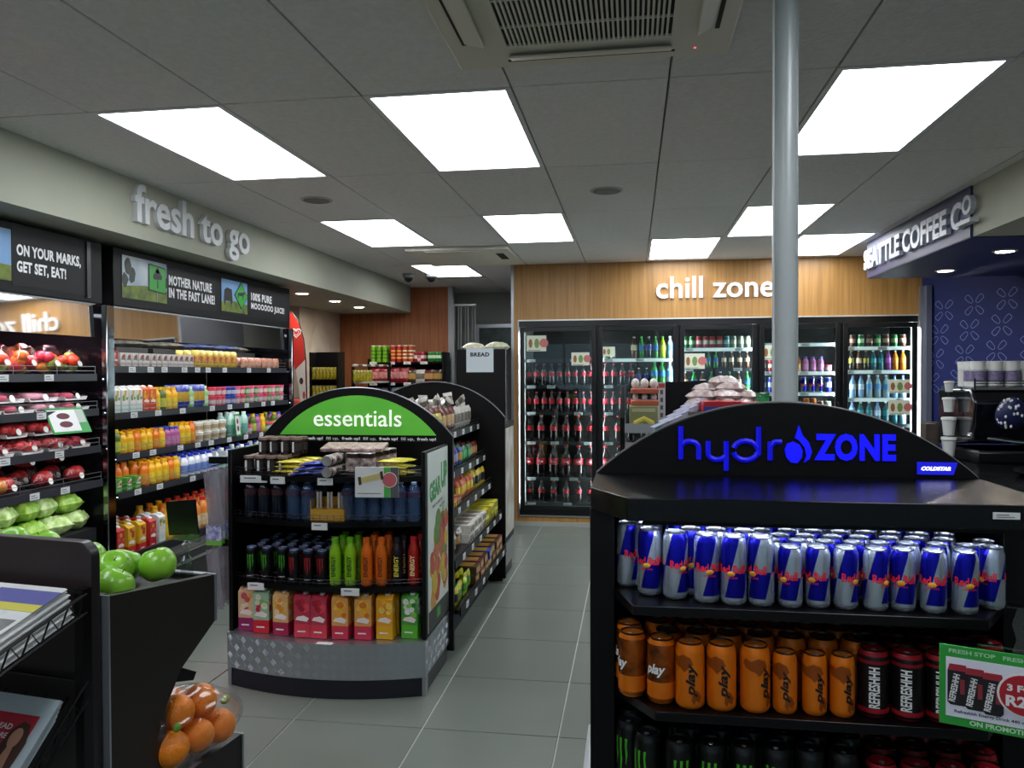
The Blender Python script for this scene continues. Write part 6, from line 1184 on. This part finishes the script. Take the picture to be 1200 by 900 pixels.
# ---------------------------------------------------------------- counter display behind the blue-lit stand
cu = empty('counter_display', 'black counter display behind the blue-lit stand with eggs and bread', 'display', (.25, 3.75, 0))
b = MB(); b.box(-.30, .50, -.22, .35, 0, 1.20, BLACK, c=.003); b.ob('cabinet', cu)
b = MB(); b.prism([(-.22, 1.2), (.30, 1.2), (.30, 1.50), (-.10, 1.50), (-.22, 1.42)], 'x', -.305, -.285, BLACK) if False else b.prism([(-.25, 1.20), (.10, 1.20), (.10, 1.50), (.02, 1.49), (-.25, 1.36)], 'x', -.305, -.285, BLACK); b.ob('side_panel', cu)
b = MB(); b.prism([(-.11, 1.20), (.10, 1.20), (.10, 1.523), (-.105, 1.516)], 'y', .0, .02, BLACK); b.ob('divider_panel', cu)
b = MB(); b.box(-.285, -.10, -.30, .0, 1.302, 1.318, M('#8c9094', .4)); b.box(-.285, -.10, -.304, -.30, 1.298, 1.338, M('#a0a4a8', .3)); b.ob('shelf', cu)
b = MB(); b.prism([(-.02, -.30), (.50, -.30), (.50, .30), (-.04, .02)], 'z', 1.375, 1.39, M('#6c6460', .5)); b.ob('shelf', cu)
for x in (.1, .3, .48): b = MB(); b.box(x-.01, x+.01, .0, .2, 1.2, 1.376, BLACK); b.ob('bracket', cu)
e = empty('price_strip', 'tall white and red ticket strip right of the egg boxes', 'sign', (.131, 3.655, 1.41)); b = MB(); b.box(-.016, .016, -.002, .002, -.105, .105, M('#c8c8cc', .4)); b.ob('strip', e); b = MB(); b.box(-.014, .014, -.003, -.002, .08, .10, M('#b04040', .5)); [b.box(-.007, .006, -.003, -.002, -.09+.035*k, -.07+.035*k, TAGINK) for k in range(5)]; b.ob('print', e)
b = MB(); b.box(-.062, .062, -.08, .08, 0, .095, M('#8f9060', .5, noise=.15, ns=20), c=.002); p = MB()
for i in range(9): p.ball(.010, .003, .012, M('#d8c850', .5), Tr(-.035+.009*i, -.081, .022+.018*(1-abs(i-4)/4)), 8, 5)
p.box(-.05, .05, -.0812, -.0804, .07, .085, M('#b4b48c', .5)); stock('eggbox', 'egg_box', 'box', [('carton', b), ('picture', p)]); put('eggbox', .047, 3.54, 1.319, 0, 'olive green box with yellow picture on the grey shelf behind blue-lit stand')
b = MB(); b.ball(.020, .020, .026, M('#d8cfc8', .4), Tr(0, 0, .026), 10, 7); stock('egg', 'egg', 'egg', [('shell', b)])
b = MB(); b.box(-.06, .06, -.06, .06, 0, .022, M('#b85c40', .6), c=.003); stock('eggtray', 'egg_tray', 'tray', [('tray', b)])
for s_ in range(2):
    put('eggtray', .052, 3.54, 1.4155+.052*s_, 0, ('lower' if s_ == 0 else 'upper')+' orange egg tray stacked on the olive green box')
    for i in range(3):
        for j in range(2): put('egg', .012+.04*i, 3.515+.045*j, 1.4365+.052*s_-.001, 0, 'white egg in the '+('lower' if s_ == 0 else 'upper')+' orange tray', 'eggs in the '+('lower' if s_ == 0 else 'upper')+' tray', sc=.9 if s_ else .62)
b = MB(); b.box(-.075, .075, -.02, .02, 0, .028, M('#7c789c', .4, noise=.6, ns=40, c2='#b8bcc8'), c=.002); b.box(-.074, -.04, -.0205, -.0203, .004, .024, M('#3c8c90', .4)); stock('lilac', 'thin_box', 'box', [('carton', b)])
for k in range(5):
    for s_ in range(2): put('lilac', .150+.034*k, 3.40+.045*k, 1.300+.020*k+.029*s_, 0, 'lilac thin box in the stepped row behind the blue-lit stand', 'lilac boxes in the stepped row', rot=(0, -.35, .5))
b = MB(); b.prism([(-.12, 1.20), (.12, 1.20), (.12, 1.372), (-.12, 1.288)], 'y', -.42, -.22, BLACK); b.ob('sloping_step', cu)
pack('roll', 'bread_bag', 'bread', M('#8c7270', .3, noise=.6, ns=38, c2='#c8bab6', coat=.5, bump=.6, bs=60), w=.13, h=.10, t=.055, seed=14, n=9)
for k, (x, y, z, r_) in enumerate(((.30, 3.60, 1.391, .2), (.40, 3.60, 1.391, -.3), (.50, 3.62, 1.391, .5), (.33, 3.72, 1.391, .1), (.46, 3.74, 1.391, .7), (.31, 3.63, 1.425, -.4), (.41, 3.62, 1.428, .3), (.49, 3.64, 1.425, -.2), (.34, 3.70, 1.455, .2), (.44, 3.66, 1.46, -.3), (.41, 3.70, 1.488, .1))): put('roll', x, y, z, r_, 'clear bag of pinkish bread rolls in the heap behind blue-lit stand', 'bags of bread rolls heaped behind the blue-lit stand')
b = MB(); b.box(-.08, .08, -.05, .05, 0, .045, M('#b8202c', .4), c=.002); b.box(-.078, .03, -.0506, -.0503, .002, .022, M('#2c3c9c', .4)); stock('redbox', 'red_box', 'box', [('carton', b)]); put('redbox', .375, 3.49, 1.391, .05, 'red and blue pack left of two in front of bread rolls'); put('redbox', .47, 3.50, 1.391, -.1, 'red and blue pack right of two in front of bread rolls', sc=.9)
put('sbgk', .56, 3.55, 1.391, .2, 'small dark green bag right of the red packs', sc=.5)
# ---------------------------------------------------------------- coffee counter on the right
cc = empty('coffee_counter', 'dark coffee counter with blue front and pale grey kick panel at right', 'counter', (2.05, 4.3, 0))
b = MB(); b.box(-.60, .66, -.98, 1.0, .80, 1.02, M('#22264a', .45), c=.004); b.ob('front_panel', cc)
b = MB(); b.box(-.58, .66, -.99, .98, 0, .80, M('#7c8078', .5, noise=.05, ns=5), c=.004); b.ob('kick_panel', cc)
b = MB(); b.prism([(-.66, -.95), (-.52, -1.05), (.66, -1.05), (.66, 1.05), (-.66, 1.05)], 'z', 1.02, 1.05, M('#0f0f12', .15, noise=.3, ns=60)); b.ob('counter_top', cc, bevel=.004)
b = MB(); b.lathe([(.30, 1.051), (.33, 1.075), (.335, 1.078), (.32, 1.078), (.29, 1.058), (0, 1.056)], M('#1a1614', .25, coat=.3), 32, T=Tr(2.15, 4.05, 0)); b.ob('serving_tray', label='round dark tray with brown rim on the coffee counter', cat='tray')
cmn = empty('coffee_machine', 'black espresso machine with chrome bars on the coffee counter', 'coffee machine', (2.27, 4.95, 1.051))
b = MB(); b.prism([(-.24, .12), (.26, .06), (.26, .40), (-.20, .41), (-.27, .34)], 'x', -.40, .40, M('#0b0c14', .12, coat=.6)); b.ob('body', cmn, bevel=.012)
b = MB(); b.box(-.38, .38, -.26, .25, 0, .06, M('#101014', .3), c=.006); b.ob('drip_base', cmn); b = MB(); b.box(-.37, .37, -.25, .1, .060, .066, CHROME); b.ob('drip_grate', cmn)
b = MB(); b.tube([(-.41, -.20, .15), (-.2, -.27, .12), (0, -.285, .10), (.40, -.285, .115)], .013, CHROME, 10); b.ob('chrome_bar', cmn)
for x in (-.02, .24): b = MB(); b.lathe([(.035, .06), (.035, .12), (.03, .13)], CHROME, 16, T=Tr(x, -.2, .005)); b.tube([(x, -.2, .09), (x, -.38, .07)], .012, BLACK, 8); b.ob('group_head', cmn)
b = MB()
for z in (.425, .44, .455): b.tube([(-.38, -.22, z), (.38, -.22, z)], .0025, CHROME, 5); b.tube([(-.38, .22, z), (.38, .22, z)], .0025, CHROME, 5)
for x in (-.38, .0, .38): b.tube([(x, -.22, .40), (x, -.22, .47)], .005, DARK, 6)
b.ob('cup_rail', cmn)
b = MB(); b.box(-.39, .39, -.22, .24, .405, .418, CHROME); b.ob('top_tray', cmn)
b = MB(); b.text('espresso', .13, .03, M('#9a9ca4', .4), FRONT(-.26, -.272, .33), bold=.02, shear=.3) if False else b.box(-.36, -.24, -.262, -.258, .31, .325, CHROME); b.ob('badge', cmn)
e = empty('dotted_cloth', 'dark blue bunched cloth with white dots on the coffee machine', 'cloth', (2.03, 4.615, 1.33)); b = MB(); b.ball(.085, .05, .085, M('#141a4c', .6), None, 16, 10, lump=.08, seed=3); b.ob('cloth', e)
b = MB(); rd = random.Random(8)
for k in range(34): a = rd.uniform(-1.3, 1.3); c = rd.uniform(-1.2, 1.2); b.ball(.007, .004, .009, WH, Tr(.085*math.sin(a)*math.cos(c), -.052*math.cos(a)*math.cos(c), .085*math.sin(c)), 6, 4)
b.ob('white_dots', e, kind='stuff')
b = MB(); b.lathe([(.027, 0), (.038, .095), (.040, .098), (.038, .1)], M('#dcdcd8', .5), 16); lcup = MB(); lcup.lathe([(.0275, .02), (.036, .075)], M('#5c5878', .5, noise=.6, ns=60, c2='#8c7c98'), 16); stock('papercup', 'paper_cup', 'cup', [('cup', b)])
b = MB()
for k in range(7): b.lathe([(.034+.0001*k, .014*k), (.037, .014*k+.012), (.040, .014*k+.0125), (.040, .014*k+.0145)], M('#d8d8d4', .5), 16)
b.lathe([(.037, .098), (.040, .14), (.043, .143), (.041, .145)], M('#dcdcd8', .5), 16); b2 = MB(); b2.lathe([(.0405, .03), (.0415, .09)], M('#55507a', .5, noise=.6, ns=50, c2='#8a7c98'), 16); stock('cupstack', 'cup_stack', 'cups', [('cups', b)]); stock('cupstackp', 'cup_stack', 'cups', [('cups', b), ('printed_sleeve', b2)])
for j in range(3):
    for i in range(8): put('cupstackp' if (i in (0, 1, 2)) and j < 2 else 'cupstack', 1.935+.088*i, 4.80+.088*j+random.uniform(-.004, .004), 1.472, random.uniform(0, 1), ('stack of white paper cups with purple print at left on the coffee machine' if i < 3 and j < 2 else 'stack of plain white paper cups on top of the coffee machine'), 'printed cup stacks' if i < 3 and j < 2 else 'plain cup stacks')
e = empty('cup_tower', 'vertical pole holding four upright white takeaway cups beside the espresso machine', 'cup holder', (1.83, 4.93, 1.051)); b = MB(); b.lathe([(.05, 0), (.05, .01), (.006, .012), (.006, .44)], DARK, 14); b.ob('pole', e)
for z, r_, h_ in ((.39, .026, .062), (.272, .034, .086), (.135, .039, .108), (.012, .040, .115)):
    b = MB(); b.lathe([(r_*.72, z), (r_*.95, z+h_*.82), (r_*1.08, z+h_*.84), (r_*1.08, z+h_*.93), (r_, z+h_*.98), (r_*.3, z+h_)], M('#d4d6d4', .5), 20); b.ob('cup', e)
b = MB(); b.box(-.032, .032, -.03, .03, 0, .20, M('#54483f', .5, noise=.5, ns=20)); stock('sachet', 'sachet_box', 'box', [('carton', b)]); put('sachet', 1.735, 4.98, 1.051, .2, 'brown box of sachets left of the cup tower'); put('sachet', 1.80, 5.12, 1.051, .1, 'dark box of stirrers just behind the cup tower', sc=1.0)
